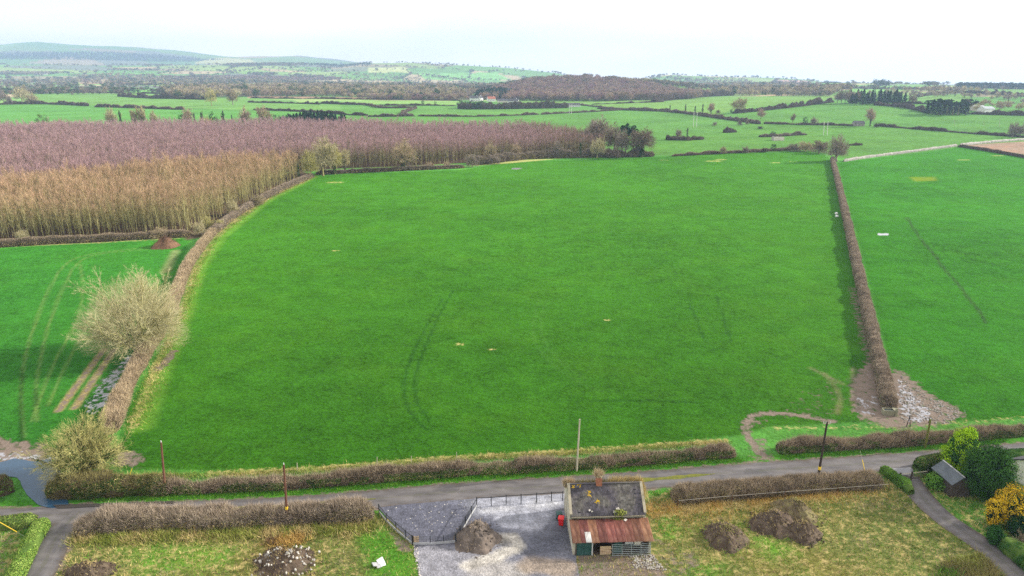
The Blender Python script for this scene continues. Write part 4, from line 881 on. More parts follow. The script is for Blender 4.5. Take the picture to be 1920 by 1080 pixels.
hedge('field_hedge', 'brown trimmed hedge curving up the left edge of the big field', GL([(205, 815), (232, 740), (258, 690), (290, 640), (320, 585), (338, 535), (352, 500), (385, 455), (400, 438)]), 2.3, 1.7, 'hedge_beige', dens=140, tl=(.25, .7), rough=.2, hv=.3, leaf=[('leaf_bramble', 18, (0, .6), .16)], seed=4, sprout=14, step=.6)
hedge('field_hedge', 'purple-brown hedge between the big field and the tan plantation', GL([(402, 437), (430, 412), (465, 390), (500, 370), (540, 350), (585, 332)]), 2.6, 1.9, 'hedge_purple', dens=80, tw_=.055, tl=(.2, .5), rough=.14, leaf=[('straw', 10, (0, .5), .25)], seed=5, step=.8)
hedge('field_hedge', 'low brown hedge between the left field and the tan plantation', GL([(-80, 468), (0, 463), (100, 456), (200, 452), (290, 446), (358, 443)]), 2.4, 2.0, 'hedge_brown', dens=90, tw_=.05, leaf=[('straw', 14, (0, .6), .25)], seed=6, step=.8)
hedge('field_hedge', 'low purplish hedge along the far edge of the big field below the purple plantation', GL([(592, 328), (660, 324), (760, 320), (870, 315)]), 2.6, 2.0, 'hedge_purple', dens=14, tw_=.10, tl=(.3, .7), seed=7, step=1.2, leaf=[('straw', 6, (0, .5), .4)])
hedge('field_hedge', 'scrubby brown hedge along the far edge of the big field under the grey trees', GL([(890, 309), (935, 303), (1000, 297), (1080, 295), (1160, 294), (1225, 293)]), 5.0, 3.4, 'twig_grey', dens=16, tw_=.12, tl=(.5, 1.4), leaf=[('hedge_olive', 8, (0, 1), .5)], rough=.4, hv=.6, seed=8, step=1.3)
hedge('field_hedge', 'thin low hedge on the far edge of the big field left of the corner tree', GL([(1260, 293), (1330, 289), (1400, 286), (1470, 282), (1535, 279)]), 2.6, 1.5, 'hedge_brown', dens=10, tw_=.12, tl=(.3, .7), seed=9, step=1.2, hv=.6)
hedge('roadside_hedge', 'overgrown brown hedge on the near side of the road left of the gravel yard', GL([(140, 1000), (200, 985), (300, 980), (420, 978), (540, 974), (620, 970), (700, 968)]), 2.6, 1.6, 'hedge_purple', dens=170, tl=(.3, .9), leaf=[('leaf_bramble', 14, (0, .6), .16), ('straw', 26, (0, .5), .22), ('hedge_olive', 20, (.1, 1), .18)], seed=10, sprout=14, step=.5, rough=.34, hv=.5)
hedge('roadside_hedge', 'dense grey-brown hedge on the near side of the road right of the cottage', RN(G(1212, 905)[0], G(1640, 885)[0], -(ROADW / 2 + 2.6)), 2.3, 1.6, 'hedge_brown', dens=180, tl=(.25, .7), leaf=[('hedge_olive', 30, (0, .9), .16)], seed=11, step=.5, rough=.2, hv=.25)
hedge('trimmed_hedge', 'bright green trimmed hedge beside the side lane at bottom left', GL([(86, 982), (74, 1000), (55, 1035), (36, 1075), (15, 1125)]), 1.5, 1.3, 'hedge_trim', core='leaf_bramble', dens=50, tl=(.1, .25), tw_=.05, leaf=[('hedge_trim', 110, (0, 1.1), .14), ('leaf_green', 50, (0, 1.1), .14)], seed=12, step=.4, rough=.08, hv=.08)
hedge('trimmed_hedge', 'olive hedge along the road left of the side lane corner', GL([(-60, 995), (0, 990), (35, 985), (70, 979)]), 1.6, 1.3, 'hedge_olive', core='leaf_bramble', dens=60, tl=(.1, .3), tw_=.05, leaf=[('hedge_trim', 50, (0, 1.1), .14), ('leaf_bramble', 50, (0, 1.1), .14)], seed=13, step=.4)
hedge('roadside_hedge', 'brown bushy hedge end left of the flooded gateway', GL([(-80, 930), (-20, 926), (12, 922), (26, 919)]), 2.2, 1.9, 'hedge_olive', dens=70, leaf=[('leaf_green', 50, (0, .4), .18), ('leaf_bramble', 40, (0, 1), .16)], seed=14, step=.4, rough=.2)
hedge('garden_hedge', 'dark clipped box hedge between the road and the lime conifer', GL([(1716, 882), (1740, 876), (1775, 869), (1800, 866)]), 1.7, 1.6, 'leaf_bramble', core='leaf_bramble', dens=20, tl=(.1, .2), leaf=[('hedge_olive', 50, (.6, 1.2), .14), ('ivy', 120, (0, 1.2), .15)], seed=15, step=.4, rough=.06, hv=.05)
hedge('garden_hedge', 'green clipped hedge right of the dark cypress by the road', GL([(1868, 872), (1890, 868), (1922, 866), (1960, 860)]), 2.0, 1.8, 'leaf_bramble', core='leaf_bramble', dens=20, tl=(.1, .2), leaf=[('ever_mid', 130, (0, 1.2), .15)], seed=16, step=.4, rough=.1)
hedge('garden_hedge', 'bright laurel hedge running down from the road left of the timber gate', GL([(1652, 884), (1672, 897), (1694, 914), (1708, 928)]), 1.2, 1.2, 'leaf_bramble', core='leaf_bramble', dens=20, tl=(.1, .2), leaf=[('leaf_green', 150, (0, 1.2), .16)], seed=17, step=.4, rough=.28, hv=.4)
hedge('garden_hedge', 'green hedge along the right side of the driveway at bottom right', GL([(1880, 1018), (1898, 1035), (1925, 1060), (1960, 1095)]), 1.9, 1.3, 'leaf_bramble', core='leaf_bramble', dens=20, tl=(.1, .2), leaf=[('ever_mid', 130, (0, 1.2), .15)], seed=18, step=.4, rough=.28, hv=.4)

# ------------------------------------------------------------------ near trees and bushes
def special_tree(name, label, xy, H, kids, tw_w, twig, bark, seed, kw, ivy=None, wide=1.0, leafn=0, fn=0):
    (tv, tt), (cv, ct), lv, s = bare_parts(seed, kids, 3, tw_w, H=H, **kw)
    if fn: cv, ct = join([(cv, ct), fan(fn, rg(seed), H * .28, kw['asp'] * H * .5, H * .72, tw_w, H * .11, low=-.3, seed=seed)])
    root = empty(name, (xy[0], xy[1], Z(*xy) - .1), scale=(wide, wide, 1)); r = rg(seed)
    link('trunk', tmesh('trunk', tv, tt, bark), root); link('crown', tmesh('crown', cv, ct, twig), root)
    if ivy:
        b = lv[1]; c = lv[2]; n = ivy; j = r.integers(0, len(b[0]), n); t = r.uniform(0, 1, n)[:, None]; C = (b[0][j] + (b[2][j] - b[0][j]) * t) * s + r.normal(0, .28, (n, 3))
        j = r.integers(0, len(c[0]), leafn or n // 3); t = r.uniform(0, .6, len(j))[:, None]; C = np.vstack([C, (c[0][j] + (c[2][j] - c[0][j]) * t) * s + r.normal(0, .2, (len(j), 3))])
        C = C[C[:, 2] > .4]; v, q = cards(C, r.normal(size=C.shape), .24, r); link('ivy', tmesh('ivy', v, q, 'ivy'), root)
    return tag(root, label, 'tree')
special_tree('ash_tree', 'large spreading bare straw-coloured tree in the left field hedge', G(262, 662), 16.0, (8, 8, 10, 16), .026, 'twig_straw', 'bark_olive', 5, dict(trunk=.22, ang=(22, 58), up=.16, r0=.02, first=.3, lens=(.55, .5, .48, .42), asp=1.2, ntrunk=4), ivy=1500, fn=22000)
special_tree('ivy_tree', 'yellowish bare tree thick with ivy at the corner of the flooded gateway', G(160, 893), 8.6, (7, 7, 9, 13), .026, 'twig_yellow', 'bark_olive', 11, dict(trunk=.24, ang=(26, 66), up=.08, r0=.022, first=.3, lens=(.55, .5, .48, .42), asp=1.22, ntrunk=4), ivy=3600, leafn=4500, fn=9000)
def evergreen(name, label, xy, H, W_, colr, seed, n=5000, shape='egg', leaf=.2, under='ever_dark', cat='tree', nl=60):
    r = rg(seed); root = empty(name, (xy[0], xy[1], Z(*xy) - .05))
    if shape == 'egg': 
        h = r.uniform(0, 1, nl); a = r.uniform(0, 6.28, nl); h = h ** 1.25; rad = W_ / 2 * np.where(h < .22, .75 + h, np.clip((1.03 - h) / .8, 0, 1) ** .55) * .9 * r.uniform(.72, 1.08, nl)
        C = np.c_[np.cos(a) * rad, np.sin(a) * rad, .04 * H + h * .9 * H]; lr = W_ * (.16 if nl < 100 else .11)
    else:
        C, _ = ell(nl, r, (0, 0, H * .5), (W_ * .42, W_ * .42, H * .42), .8); lr = W_ * (.17 if nl < 100 else .12)
    j = r.integers(0, nl, n); q = r.normal(size=(n, 3)); q /= np.linalg.norm(q, axis=1, keepdims=True); P_ = C[j] + q * (lr * r.uniform(.6, 1.25, nl)[j] * r.uniform(.35, 1, n) ** .5)[:, None] * [1, 1, 1.25]
    keep = P_[:, 2] > .05; P_, q = P_[keep], q[keep]; out_ = P_ * [1, 1, 0]; out_ /= np.linalg.norm(out_, axis=1, keepdims=True) + 1e-6
    v, t = cards(P_, q + out_ * .7 + [0, 0, .3], leaf, r); link('crown', tmesh('crown', v, t, colr), root)
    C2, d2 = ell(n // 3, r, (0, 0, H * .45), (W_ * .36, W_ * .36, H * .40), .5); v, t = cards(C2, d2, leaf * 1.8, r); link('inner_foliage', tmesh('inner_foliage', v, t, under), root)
    tv, tt = tubes(np.array([[0, 0, 0.]]), np.array([[0, 0, H * .7]]), [W_ * .04 + .05], [.04], 6); link('trunk', tmesh('trunk', tv, tt, 'bark'), root)
    return tag(root, label, cat)
def ev_px(name, label, px, pyb, pyt, wpx, colr, seed, **k):
    xy = G(px, pyb); zc = xy[1] * cT + 48 * sT; return evergreen(name, label, xy, zat(pyt, xy[1]) - Z(*xy), wpx * zc / F, colr, seed, **k)
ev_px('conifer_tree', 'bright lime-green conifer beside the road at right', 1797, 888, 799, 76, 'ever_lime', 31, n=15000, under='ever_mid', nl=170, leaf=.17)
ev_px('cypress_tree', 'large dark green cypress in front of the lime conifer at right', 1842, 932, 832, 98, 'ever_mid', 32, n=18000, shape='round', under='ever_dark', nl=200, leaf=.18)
ev_px('golden_shrub', 'golden-yellow evergreen shrub by the right edge', 1893, 985, 915, 66, 'ever_gold', 33, n=4500, shape='round', under='ever_dark', cat='shrub')
ev_px('golden_shrub', 'smaller golden shrub left of the big golden evergreen', 1860, 985, 928, 34, 'ever_gold', 34, n=2500, shape='round', under='ever_dark', cat='shrub')
ev_px('laurel_bush', 'round green laurel bush in front of the grey shed', 1752, 915, 891, 40, 'leaf_green', 35, n=2600, shape='round', under='ever_mid', cat='bush')
ev_px('round_shrub', 'small green shrub below the golden shrubs beside the driveway', 1863, 1020, 984, 32, 'ever_mid', 36, n=2200, shape='round', cat='bush')
ev_px('cypress_tree', 'small dusty green conifer at the foot of the dark cypress', 1862, 935, 905, 20, 'ever_dark', 37, n=1500, cat='tree')
ev_px('dark_shrub', 'dark evergreen shrub under the golden shrubs at the right edge', 1905, 1005, 965, 40, 'ever_dark', 38, n=2200, shape='round', cat='bush')
special_tree('bare_shrub', 'bare brown twiggy shrub beside the driveway hedge at the right edge', G(1912, 1030), 2.6, (6, 6, 5, 5), .03, 'twig_brown', 'bark', 39, dict(trunk=.2, ang=(25, 60), up=.2, ntrunk=4, r0=.012))
for i, (px, pb, pt, kind, colr, lab, wd) in enumerate([
    (45, 452, 427, 'bush', 'twig_straw', 'pale straw bush at the foot of the tan plantation near the left edge', 1.0),
    (437, 403, 373, 'bush', 'twig_straw', 'pale rounded bush between the tan plantation and the curving hedge', .9),
    (375, 440, 412, 'bush', 'twig_straw', 'pale bush where the curving hedge meets the plantation corner', .9),
    (390, 428, 403, 'bush', 'twig_yellow', 'greenish bush just beyond the pale corner bush', .8),
    (300, 446, 425, 'bush', 'twig_tan', 'low tan bush at the plantation foot near the dead heap', 1.5),
    (485, 385, 362, 'bush', 'twig_tan', 'small tan bush in the hedge below the plantation hump', .9),
    (413, 428, 410, 'bush', 'twig_yellow', 'small yellow-green shrub growing in the curving hedge', .9)]):
    tree_px('hedge_bush', lab, kind, colr, px, pb, pt, cat='bush', wide=wd)
# scrub mound of dead branches
def heap(name, label, px, pyb, wpx, dpx, h, m, seed, twig=None, n=0, rough=.25, cat='mound', sharp=1.6, spoke=.5, tw_=.04, rz=0.0):
    xy = G(px, pyb); zc = xy[1] * cT + 48 * sT; a_, b_ = wpx * zc / F / 2, dpx * zc / F / 2 * zc / 40 * 0 + dpx * zc / F / 2 / max(.2, (CAMZ / math.hypot(CAMZ, xy[1])))
    r = rg(seed); nr, na = 22, 64; V = [(0, 0, h)]
    for i in range(1, nr + 1):
        for j in range(na):
            t = i / nr; an = 2 * math.pi * j / na; V.append((a_ * t * math.cos(an), b_ * t * math.sin(an), h * (math.cos(t * math.pi) * .5 + .5) ** (1 / sharp) if t < 1 else -.08))
    V = np.array(V); k = np.sqrt(np.clip(V[:, 2] / h, 0, 1)); f = 1.6 / max(.5, h)
    ed = 1 + .35 * (fbm(np.cos(np.arctan2(V[:, 1], V[:, 0])) * 1.6, np.sin(np.arctan2(V[:, 1], V[:, 0])) * 1.6, 0, seed) - .5) * 2; V[:, 0] *= ed; V[:, 1] *= ed
    V[:, 2] += (fbm(V[:, 0] * f * .7, V[:, 1] * f * .7, 0, seed, 5) - .5) * 2.6 * rough * h * k + (fbm(V[:, 0] * 5, V[:, 1] * 5, 0, seed + 2, 3) - .5) * .28 * np.sqrt(k); V[:, :2] += r.normal(0, .03 * h, (len(V), 2)) * k[:, None]
    T = [(0, 1 + j, 1 + (j + 1) % na) for j in range(na)]
    for i in range(nr - 1):
        for j in range(na):
            p, q = 1 + i * na + j, 1 + i * na + (j + 1) % na; T += [(p, p + na, q + na), (p, q + na, q)]
    T = np.array(T); c, s = math.cos(rz), math.sin(rz); V = np.c_[V[:, 0] * c - V[:, 1] * s, V[:, 0] * s + V[:, 1] * c, V[:, 2]]
    Vs, Ts, M_ = [V], [T], [np.zeros(len(T), int)]; mats = [m]; o = len(V)
    nc = 90; ca = r.uniform(0, 6.283, nc); cr_ = r.uniform(.45, 1.22, nc); cl = r.uniform(.05, .17, nc)     # clods lying on and round the heap
    bs = np.array([(1, 0, 0), (-1, 0, 0), (0, 1, 0), (0, -1, 0), (0, 0, 1), (0, 0, -1)], float); bf = np.array([(0, 2, 4), (2, 1, 4), (1, 3, 4), (3, 0, 4), (2, 0, 5), (1, 2, 5), (3, 1, 5), (0, 3, 5)])
    cx0, cy0 = a_ * cr_ * np.cos(ca), b_ * cr_ * np.sin(ca); near_ = np.argmin((V[:, 0][None] - cx0[:, None]) ** 2 + (V[:, 1][None] - cy0[:, None]) ** 2, 1); cz = np.where(cr_ < 1, np.maximum(V[near_, 2], 0), 0)
    cv_ = (bs[None] * r.uniform(.6, 1.3, (nc, 6, 1)) * cl[:, None, None] + np.stack([cx0, cy0, cz + cl * .3], -1)[:, None]).reshape(-1, 3)
    Vs.append(cv_); Ts.append((bf[None] + np.arange(nc)[:, None, None] * 6).reshape(-1, 3) + o); M_.append(np.zeros(nc * 8, int)); o += len(cv_)
    for tm in (twig or []):
        j = r.integers(0, len(T), n); p = V[T[j]].mean(1) + r.normal(0, .05 * h, (n, 3)); d = r.normal(0, .5, (n, 3)) + [0, 0, .7]; v, t = tris(p, p + d * spoke * r.uniform(.4, 1, (n, 1)), tw_, r); Vs.append(v); Ts.append(t + o); M_.append(np.full(len(t), len(mats))); mats.append(tm); o += len(v)
    ob = link(name, tmesh(name, np.vstack(Vs), np.vstack(Ts), mats, np.concatenate(M_), smooth=False), loc=(xy[0], xy[1], Z(*xy)))
    return tag(ob, label, cat)
heap('brush_heap', 'heap of dead brown brushwood in the top corner of the left field', 311, 462, 42, 12, 2.3, 'dead_brown', 51, ['dead_brown'], 900, spoke=.9, tw_=.06, cat='heap')
heap('gravel_heap', 'grey-brown gravel heap beside the fence in the yard', 896, 1010, 84, 58, 1.9, 'gravel_heap', 52, ['hedge_beige', 'hedge_brown'], 160, spoke=.4, cat='heap', sharp=1.2, rough=.2)
heap('earth_mound', 'long bare earth mound lying alone on the rough grass right of the cottage', 1362, 1010, 84, 52, 1.5, 'earth', 53, ['straw', 'grass_olive'], 346, spoke=.35, rz=-.6)
heap('earth_mound', 'earth mound nearest the lone mound, left of the taller one behind', 1450, 985, 90, 50, 1.6, 'earth', 54, ['straw'], 400, spoke=.35, rz=-.5)
heap('earth_mound', 'olive earth mound furthest back towards the road hedge', 1490, 962, 100, 45, 1.7, 'earth_grass', 55, ['straw', 'grass_olive'], 400, spoke=.35, rz=-.4)
heap('earth_mound', 'earth mound on the right end of the mound group', 1505, 1000, 70, 45, 1.3, 'earth', 56, ['straw'], 293, spoke=.35)
heap('earth_mound', 'low dark earth mound in the rough grass at bottom left', 168, 1070, 90, 34, .8, 'earth', 57, ['straw'], 320, spoke=.3)
# rough grass
r_ = rg(77)
blades('rough_grass', 'dry tan grass along the field side of the road hedge', scat_line(RN(G(150, 935)[0], G(1400, 865)[0], ROADW / 2 + 5.6), 14000, .5, r_), (.15, .5), .05, ['straw', 'grass_olive', 'hedge_trim', 'straw'], 1)
blades('verge_grass', 'green grass verge along the far edge of the road', np.vstack([scat_line(RN(G(160, 935)[0], G(1395, 865)[0], ROADW / 2 + .9), 15000, .38, r_), scat_line(RN(G(1475, 862)[0], G(1930, 830)[0], ROADW / 2 + .9), 6000, .38, r_)]), (.12, .35), .05, ['grass_blade', 'grass_blade', 'leaf_green'], 2)
blades('rough_grass', 'straw-coloured grass fringe on the field side of the left hedge', scat_line(GL([(255, 800), (295, 690), (343, 590), (367, 505), (410, 440), (498, 375), (588, 332)]), 14000, .8, r_), (.2, .6), .06, ['straw', 'straw', 'grass_olive', 'hedge_trim'], 3)
blades('rough_grass', 'golden dry grass below the hedge right of the cottage', np.vstack([scat_line(GL([(1215, 958), (1330, 945), (1450, 932), (1640, 912)]), 9000, .8, r_), scat_line(GL([(1225, 975), (1330, 958), (1450, 945), (1640, 922)]), 5000, 1.5, r_)]), (.15, .55), .05, ['straw', 'straw_gold', 'straw'], 4)
sp_ = scat_poly(SOUTH, 90000, r_); sp_ = sp_[~inpoly(sp_, YARD) & (dline(sp_, [tuple(q) for q in ROAD_C]) > ROADW / 2 + .6) & (dline(sp_, [tuple(q) for q in LANE]) > 1.8) & (dline(sp_, [tuple(q) for q in DRIVE]) > 1.6) & (sp_[:, 1] > 52)]
_c = [G(1066, 1046), G(1235, 1042), G(1222, 925), G(1052, 925)]; sp_ = sp_[~inpoly(sp_, _c) & ~inpoly(sp_, APRON)]
sp_ = sp_[np.abs(sp_[:, 0]) < .75 * sp_[:, 1] + 12]
blades('rough_grass', 'patchy olive and straw grass covering the plots on the near side of the road', sp_, (.12, .45), .06, ['straw', 'hedge_brown', 'grass_olive', 'grass_blade', 'grass_olive', 'straw', 'grass_olive', 'dead_brown'], 5)
blades('rough_grass', 'straw tussocks along the near foot of the roadside hedge', scat_line(GL([(140, 1012), (300, 1006), (500, 1000), (700, 990)]), 9000, .75, r_), (.3, .8), .06, ['straw', 'grass_olive', 'straw'], 6)
blades('rough_grass', 'grey-green long grass at the bottom right beside the driveway', scat_poly(GL([(1770, 1055), (1840, 1040), (1890, 1090), (1740, 1100)]), 4000, r_), (.4, .9), .06, ['grass_olive', 'hedge_olive', 'grass_blade'], 7)
blades('rough_grass', 'orange-brown dead bracken patch above the stone heap', scat_line(GL([(512, 1018), (562, 1012)]), 1500, .6, r_), (.3, .7), .07, ['straw_gold', 'straw_gold', 'dead_brown'], 8)

# ------------------------------------------------------------------ the cottage
def cottage():
    A, B = G(1074, 1042), G(1220, 1038); W_ = math.hypot(B[0] - A[0], B[1] - A[1]); rz = math.atan2(B[1] - A[1], B[0] - A[0]); r = rg(5)
    root = empty('cottage', (A[0], A[1], Z(*A)), rz); tag(root, 'old slate-roofed cottage with a rusty lean-to beside the gravel yard', 'cottage')
    y1, y2, ym, e, rdg = 3.1, 8.5, 5.8, 2.95, 4.95
    wl = MB()
    wl.prismx([(y1, -.1), (y2, -.1), (y2, e), (ym, rdg), (y1, e)], 0, W_); wl.build('wall', 'render_wall', root)
    for x0 in (0, W_ - .28):
        m = MB(); m.prismx([(.1, -.1), (y1 - .004, -.1), (y1 - .004, 2.42), (.1, 1.84)], x0, x0 + .28); m.build('lean_to_wall', 'render_wall', root)
    m = MB(); m.box((W_ / 2, y1 - .02, 1.1), (W_ - .6, .03, 2.2)); m.build('shade_sheet', 'inside_shade', root)  # dark sheet over the cottage wall, painted shade of the open lean-to
    m = MB(); m.box((W_ / 2, 1.5, .01), (W_ - .6, 2.9, .04)); m.build('lean_to_floor', 'earth', root)
    # slates, course by course
    run, rise = ym - y1 + .25, rdg - e + .18; sl_ = math.hypot(run, rise); ang = math.atan2(rise, run)
    roof = MB(); roof.prismx([(y1 - .2, e - .10), (ym, rdg + .06), (y2 + .2, e - .10), (y2 + .2, e - .22), (ym, rdg - .04), (y1 - .2, e - .22)], .06, W_ - .06); rf = roof.build('roof', 'roof_dark', root)
    sm = MB(); nc = 15
    for side in (0, 1):
        Rm = Matrix.Rotation(ang if side == 0 else -ang, 3, 'X')
        for i in range(nc):
            t = (i + .5) / nc; yy = (y1 - .22 + run * t) if side == 0 else (y2 + .22 - run * t); zz = e - .115 + rise * t + .10; x = .10 - (i % 2) * .14
            while x < W_ - .12:
                wd = r.uniform(.26, .31); x0, x1 = max(x, .08), min(x + wd, W_ - .08)
                if x1 - x0 > .06 and r.uniform() > .012:
                    sm.box(((x0 + x1) / 2, yy + r.normal(0, .012), zz + r.uniform(-.01, .012)), (x1 - x0 - .012, sl_ / nc * 1.32, .018), M=Rm @ Matrix.Rotation(.06 if side == 0 else -.06, 3, 'X'))
                x += wd
    tag(sm.build('slates', 'slate', rf), 'dark grey slates with moss and lichen', kind='stuff')
    m = MB(); m.bar((.05, ym, rdg + .17), (W_ - .05, ym, rdg + .17), .22, .10); m.build('ridge_tiles', 'slate', rf)
    for x0 in (-.05, W_ - .25):
        m = MB(); m.prismx([(y1 - .1, e + .0), (ym, rdg + .12), (y2 + .1, e), (y2 + .1, e + .16), (ym, rdg + .28), (y1 - .1, e + .16)], x0, x0 + .30); m.build('gable_coping', 'mortar', root)
    m = MB(); m.box((W_ / 2, y1 - .24, e - .17), (W_ - .3, .12, .10)); m.build('gutter', 'mortar', root)
    # chimney
    cx_ = 3.55; ch = MB(); ch.box((cx_, ym, rdg + .45), (.66, .60, 1.35)); c_ = ch.build('chimney', 'brick', root)
    m = MB()
    for k in range(7): m.box((cx_, ym, rdg - .05 + k * .17), (.668, .608, .018))
    m.build('mortar_joint', 'mortar', c_); m = MB(); m.box((cx_, ym, rdg + 1.17), (.78, .72, .12)); m.build('chimney_cap', 'mortar', c_)
    p = np.c_[r.normal(cx_ - .1, .26, 420), r.normal(ym, .22, 420), np.full(420, rdg + 1.2)]; q = p + np.c_[r.normal(0, .25, (420, 2)), r.uniform(.3, .95, 420)]
    v, t = tris(p, q, .045, r); link('dead_growth', tmesh('dead_growth', v, t, 'hedge_beige'), c_)
    def tuft(name, x0, x1, yb, zb, n, h, mt, sd=.22):
        p = np.c_[r.uniform(x0, x1, n), r.normal(yb, sd, n), np.full(n, zb)]; q = p + np.c_[r.normal(0, .2, (n, 2)), r.uniform(h * .4, h, n)]; v, t = tris(p, q, .045, r); link(name, tmesh(name, v, t, mt), root)
    tuft('dead_growth', 4.9, W_ + .2, ym + .75, rdg - .55, 2400, 1.2, 'straw'); tuft('dead_growth', -.35, .8, ym + .8, rdg - .6, 900, 1.2, 'hedge_beige'); tuft('dead_growth', .8, 4.9, ym + 1.5, rdg - 1.0, 900, 1.0, 'hedge_olive')
    tuft('dead_growth', W_ - .1, W_ + .5, ym + .2, rdg - 1.0, 500, 1.0, 'straw', .8)
    # roof plants, lichen, loose slates
    C_, d = ell(420, r, (5.6, y1 - .05, e + .1), (.85, .4, .5), .3); v, t = cards(C_, d, .2, r); link('roof_plant', tmesh('roof_plant', v, t, 'grass_olive'), root)
    C_, d = ell(260, r, (5.4, y1 - .35, 2.5), (1.0, .22, .12), .2); v, t = cards(C_, d, .2, r); link('moss_patch', tmesh('moss_patch', v, t, 'moss'), root)
    for (x, t_, s) in ((.55, .88, .28), (1.35, .93, .2), (2.3, .62, .22), (3.3, .42, .24), (3.1, .40, .16), (2.4, .72, .18)):
        n = 12; C_ = np.c_[r.normal(x, s * .5, n), y1 - .22 + run * t_ + r.normal(0, s * .4, n), np.zeros(n)]; C_[:, 2] = e + .06 + rise * (C_[:, 1] - y1 + .22) / run; v, t = cards(C_, np.tile([0, -rise, run], (n, 1)), .16, r); link('lichen_patch', tmesh('lichen_patch', v, t, 'lichen'), rf)
    for (x, t_, s, a) in ((5.35, .16, .36, .3), (4.95, .07, .3, -.2), (2.2, .14, .22, .5), (2.45, .1, .2, .2), (6.1, -.35, .34, .8)):
        m = MB(); m.box((0, 0, 0), (s, s * .8, .02), M=Matrix.Rotation(ang * (1 if t_ > 0 else .3), 3, 'X') @ Matrix.Rotation(a, 3, 'Z')); y_ = y1 - .22 + run * t_ if t_ > 0 else y1 - .55
        m.build('loose_slate', 'stone', rf, loc=(x, y_, e + .09 + rise * t_ if t_ > 0 else 2.52))
    # lean-to roof of corrugated sheets
    n = 9; sw = (W_ + .25) / n
    for i in range(n):
        k = 14; xs = np.linspace(0, sw + .06, k); wv = .022 * np.sin(xs / .152 * 2 * math.pi); V, T = [], []
        l0, l1 = -.35 - r.uniform(0, .05), y1 - .28; zz = r.uniform(0, .012) + .03
        for yy, zb in ((l0, 1.84 - .07), (l1, 2.46)):
            for x, wz in zip(xs, wv): V.append((x, yy, zb + wz + zz + .05))
        for x in range(k - 1): T += [(x, x + 1, k + x + 1), (x, k + x + 1, k + x)]
        o = link('roof_sheet', tmesh('roof_sheet', V, T, 'rust'), root, loc=(-.12 + i * sw, 0, .012 * (i % 2)))
        o.modifiers.new('thick', 'SOLIDIFY').thickness = .01
    xs = np.linspace(0, .62, 12); V = [(x, yy, 1.84 + .028 * 0 + (yy + .35) * .2 + .022 * np.sin(x / .152 * 6.283) + .075) for yy in (-.36, 1.05) for x in xs]; T = []
    for x in range(11): T += [(x, x + 1, 13 + x), (x, 13 + x, 12 + x)]
    o = link('roof_sheet', tmesh('roof_sheet', V, T, 'galv'), root, loc=(1.35, 0, 0)); o['label'] = 'bare galvanised patch among the rusty sheets'; o.modifiers.new('thick', 'SOLIDIFY').thickness = .008
    m = MB(); m.bar((.1, -.05, 1.76), (W_ - .1, -.05, 1.76), .09, .12); m.build('eave_beam', 'timber_dark', root)
    for x in (.32, 2.08, 4.15, W_ - .36):
        m = MB(); m.box((x, .02, .86), (.12, .12, 1.72)); m.build('post', 'galv' if x == 2.08 else 'timber_dark', root)
    m = MB(); m.box((1.2, .0, .83), (1.6, .05, 1.62)); d_ = m.build('door', 'green_paint', root)
    m = MB(); [m.box((x, -.035, .83), (.05, .03, 1.6)) for x in (.5, 1.2, 1.9)]; m.build('door_batten', 'teal_plastic', d_)
    for k in range(5):
        m = MB(); m.box((3.55, -.02 - .01 * (k % 2), .16 + k * .215), (1.25, .035, .19), M=Matrix.Rotation(.03 * (k % 3 - 1), 3, 'Y')); m.build('board', 'wood_pale', root)
    for x, zc_, hh, mt in ((4.9, .8, 1.5, 'green_paint'), (6.1, 1.35, .5, 'galv'), (7.1, 1.3, .6, 'cream_wall'), (7.8, .7, 1.3, 'timber_dark')):
        m = MB(); m.box((x, .22, zc_), (.9, .03, hh)); m.build('back_sheet', mt, root)
    g = empty('farm_gate', (A[0] + math.cos(rz) * 4.25 + math.sin(rz) * .30, A[1] + math.sin(rz) * 4.25 - math.cos(rz) * .30, Z(*A)), rz); tag(g, 'galvanised seven-bar farm gate leaning against the front of the lean-to', 'gate')
    gl = W_ - 4.35; lean = lambda h: .22 * h
    for k in range(7):
        h = .1 + k * .2; m = MB(); m.cyl((0, lean(h), h), (gl, lean(h), h), .024, .024, 6); m.build('bar', 'zinc_gate', g)
    for x in (0, gl * .25, gl * .5, gl * .75, gl):
        m = MB(); m.cyl((x, lean(.08) - .03, .06), (x, lean(1.32) - .03, 1.34), .027, .027, 6); m.build('upright', 'zinc_gate', g)
cottage()

# ------------------------------------------------------------------ yard fences, bins, heaps of stone
def fence(name, label, pxs, ph, m='fence_steel', base=True, infill=True):
    P = GL(pxs); root = empty(name, (P[0][0], P[0][1], Z(*P[0]))); tag(root, label, 'fence'); o = P[0]
    L_ = [(p[0] - o[0], p[1] - o[1], Z(*p) - Z(*o)) for p in P]
    for p in L_:
        q = MB(); q.box((p[0], p[1], ph / 2), (.10, .10, ph + .1)); q.box((p[0], p[1], ph + .07), (.12, .12, .03)); q.build('post', m, root)
    for a, b in zip(L_[:-1], L_[1:]):
        q = MB(); q.bar((a[0], a[1], ph - .06), (b[0], b[1], ph - .06), .05, .07); q.build('top_rail', m, root)
        if infill:
            q = MB(); d = math.hypot(b[0] - a[0], b[1] - a[1]); n = max(3, int(d / .22))
            for i in range(1, n):
                t = i / n; x, y = a[0] + (b[0] - a[0]) * t, a[1] + (b[1] - a[1]) * t; q.bar((x, y, .3), (x, y, ph - .08), .012)
            for h in (.35, .62, .9): q.bar((a[0], a[1], h), (b[0], b[1], h), .014)
            q.build('mesh_panel', m, root)
        if base:
            q = MB(); q.bar((a[0], a[1], .15), (b[0], b[1], .15), .06, .30); q.build('gravel_board', 'concrete', root)
fence('mesh_fence', 'black steel mesh fence slanting down the left side of the yard entrance', [(711, 962), (725, 979), (743, 996), (761, 1011), (773, 1021)], 1.15)
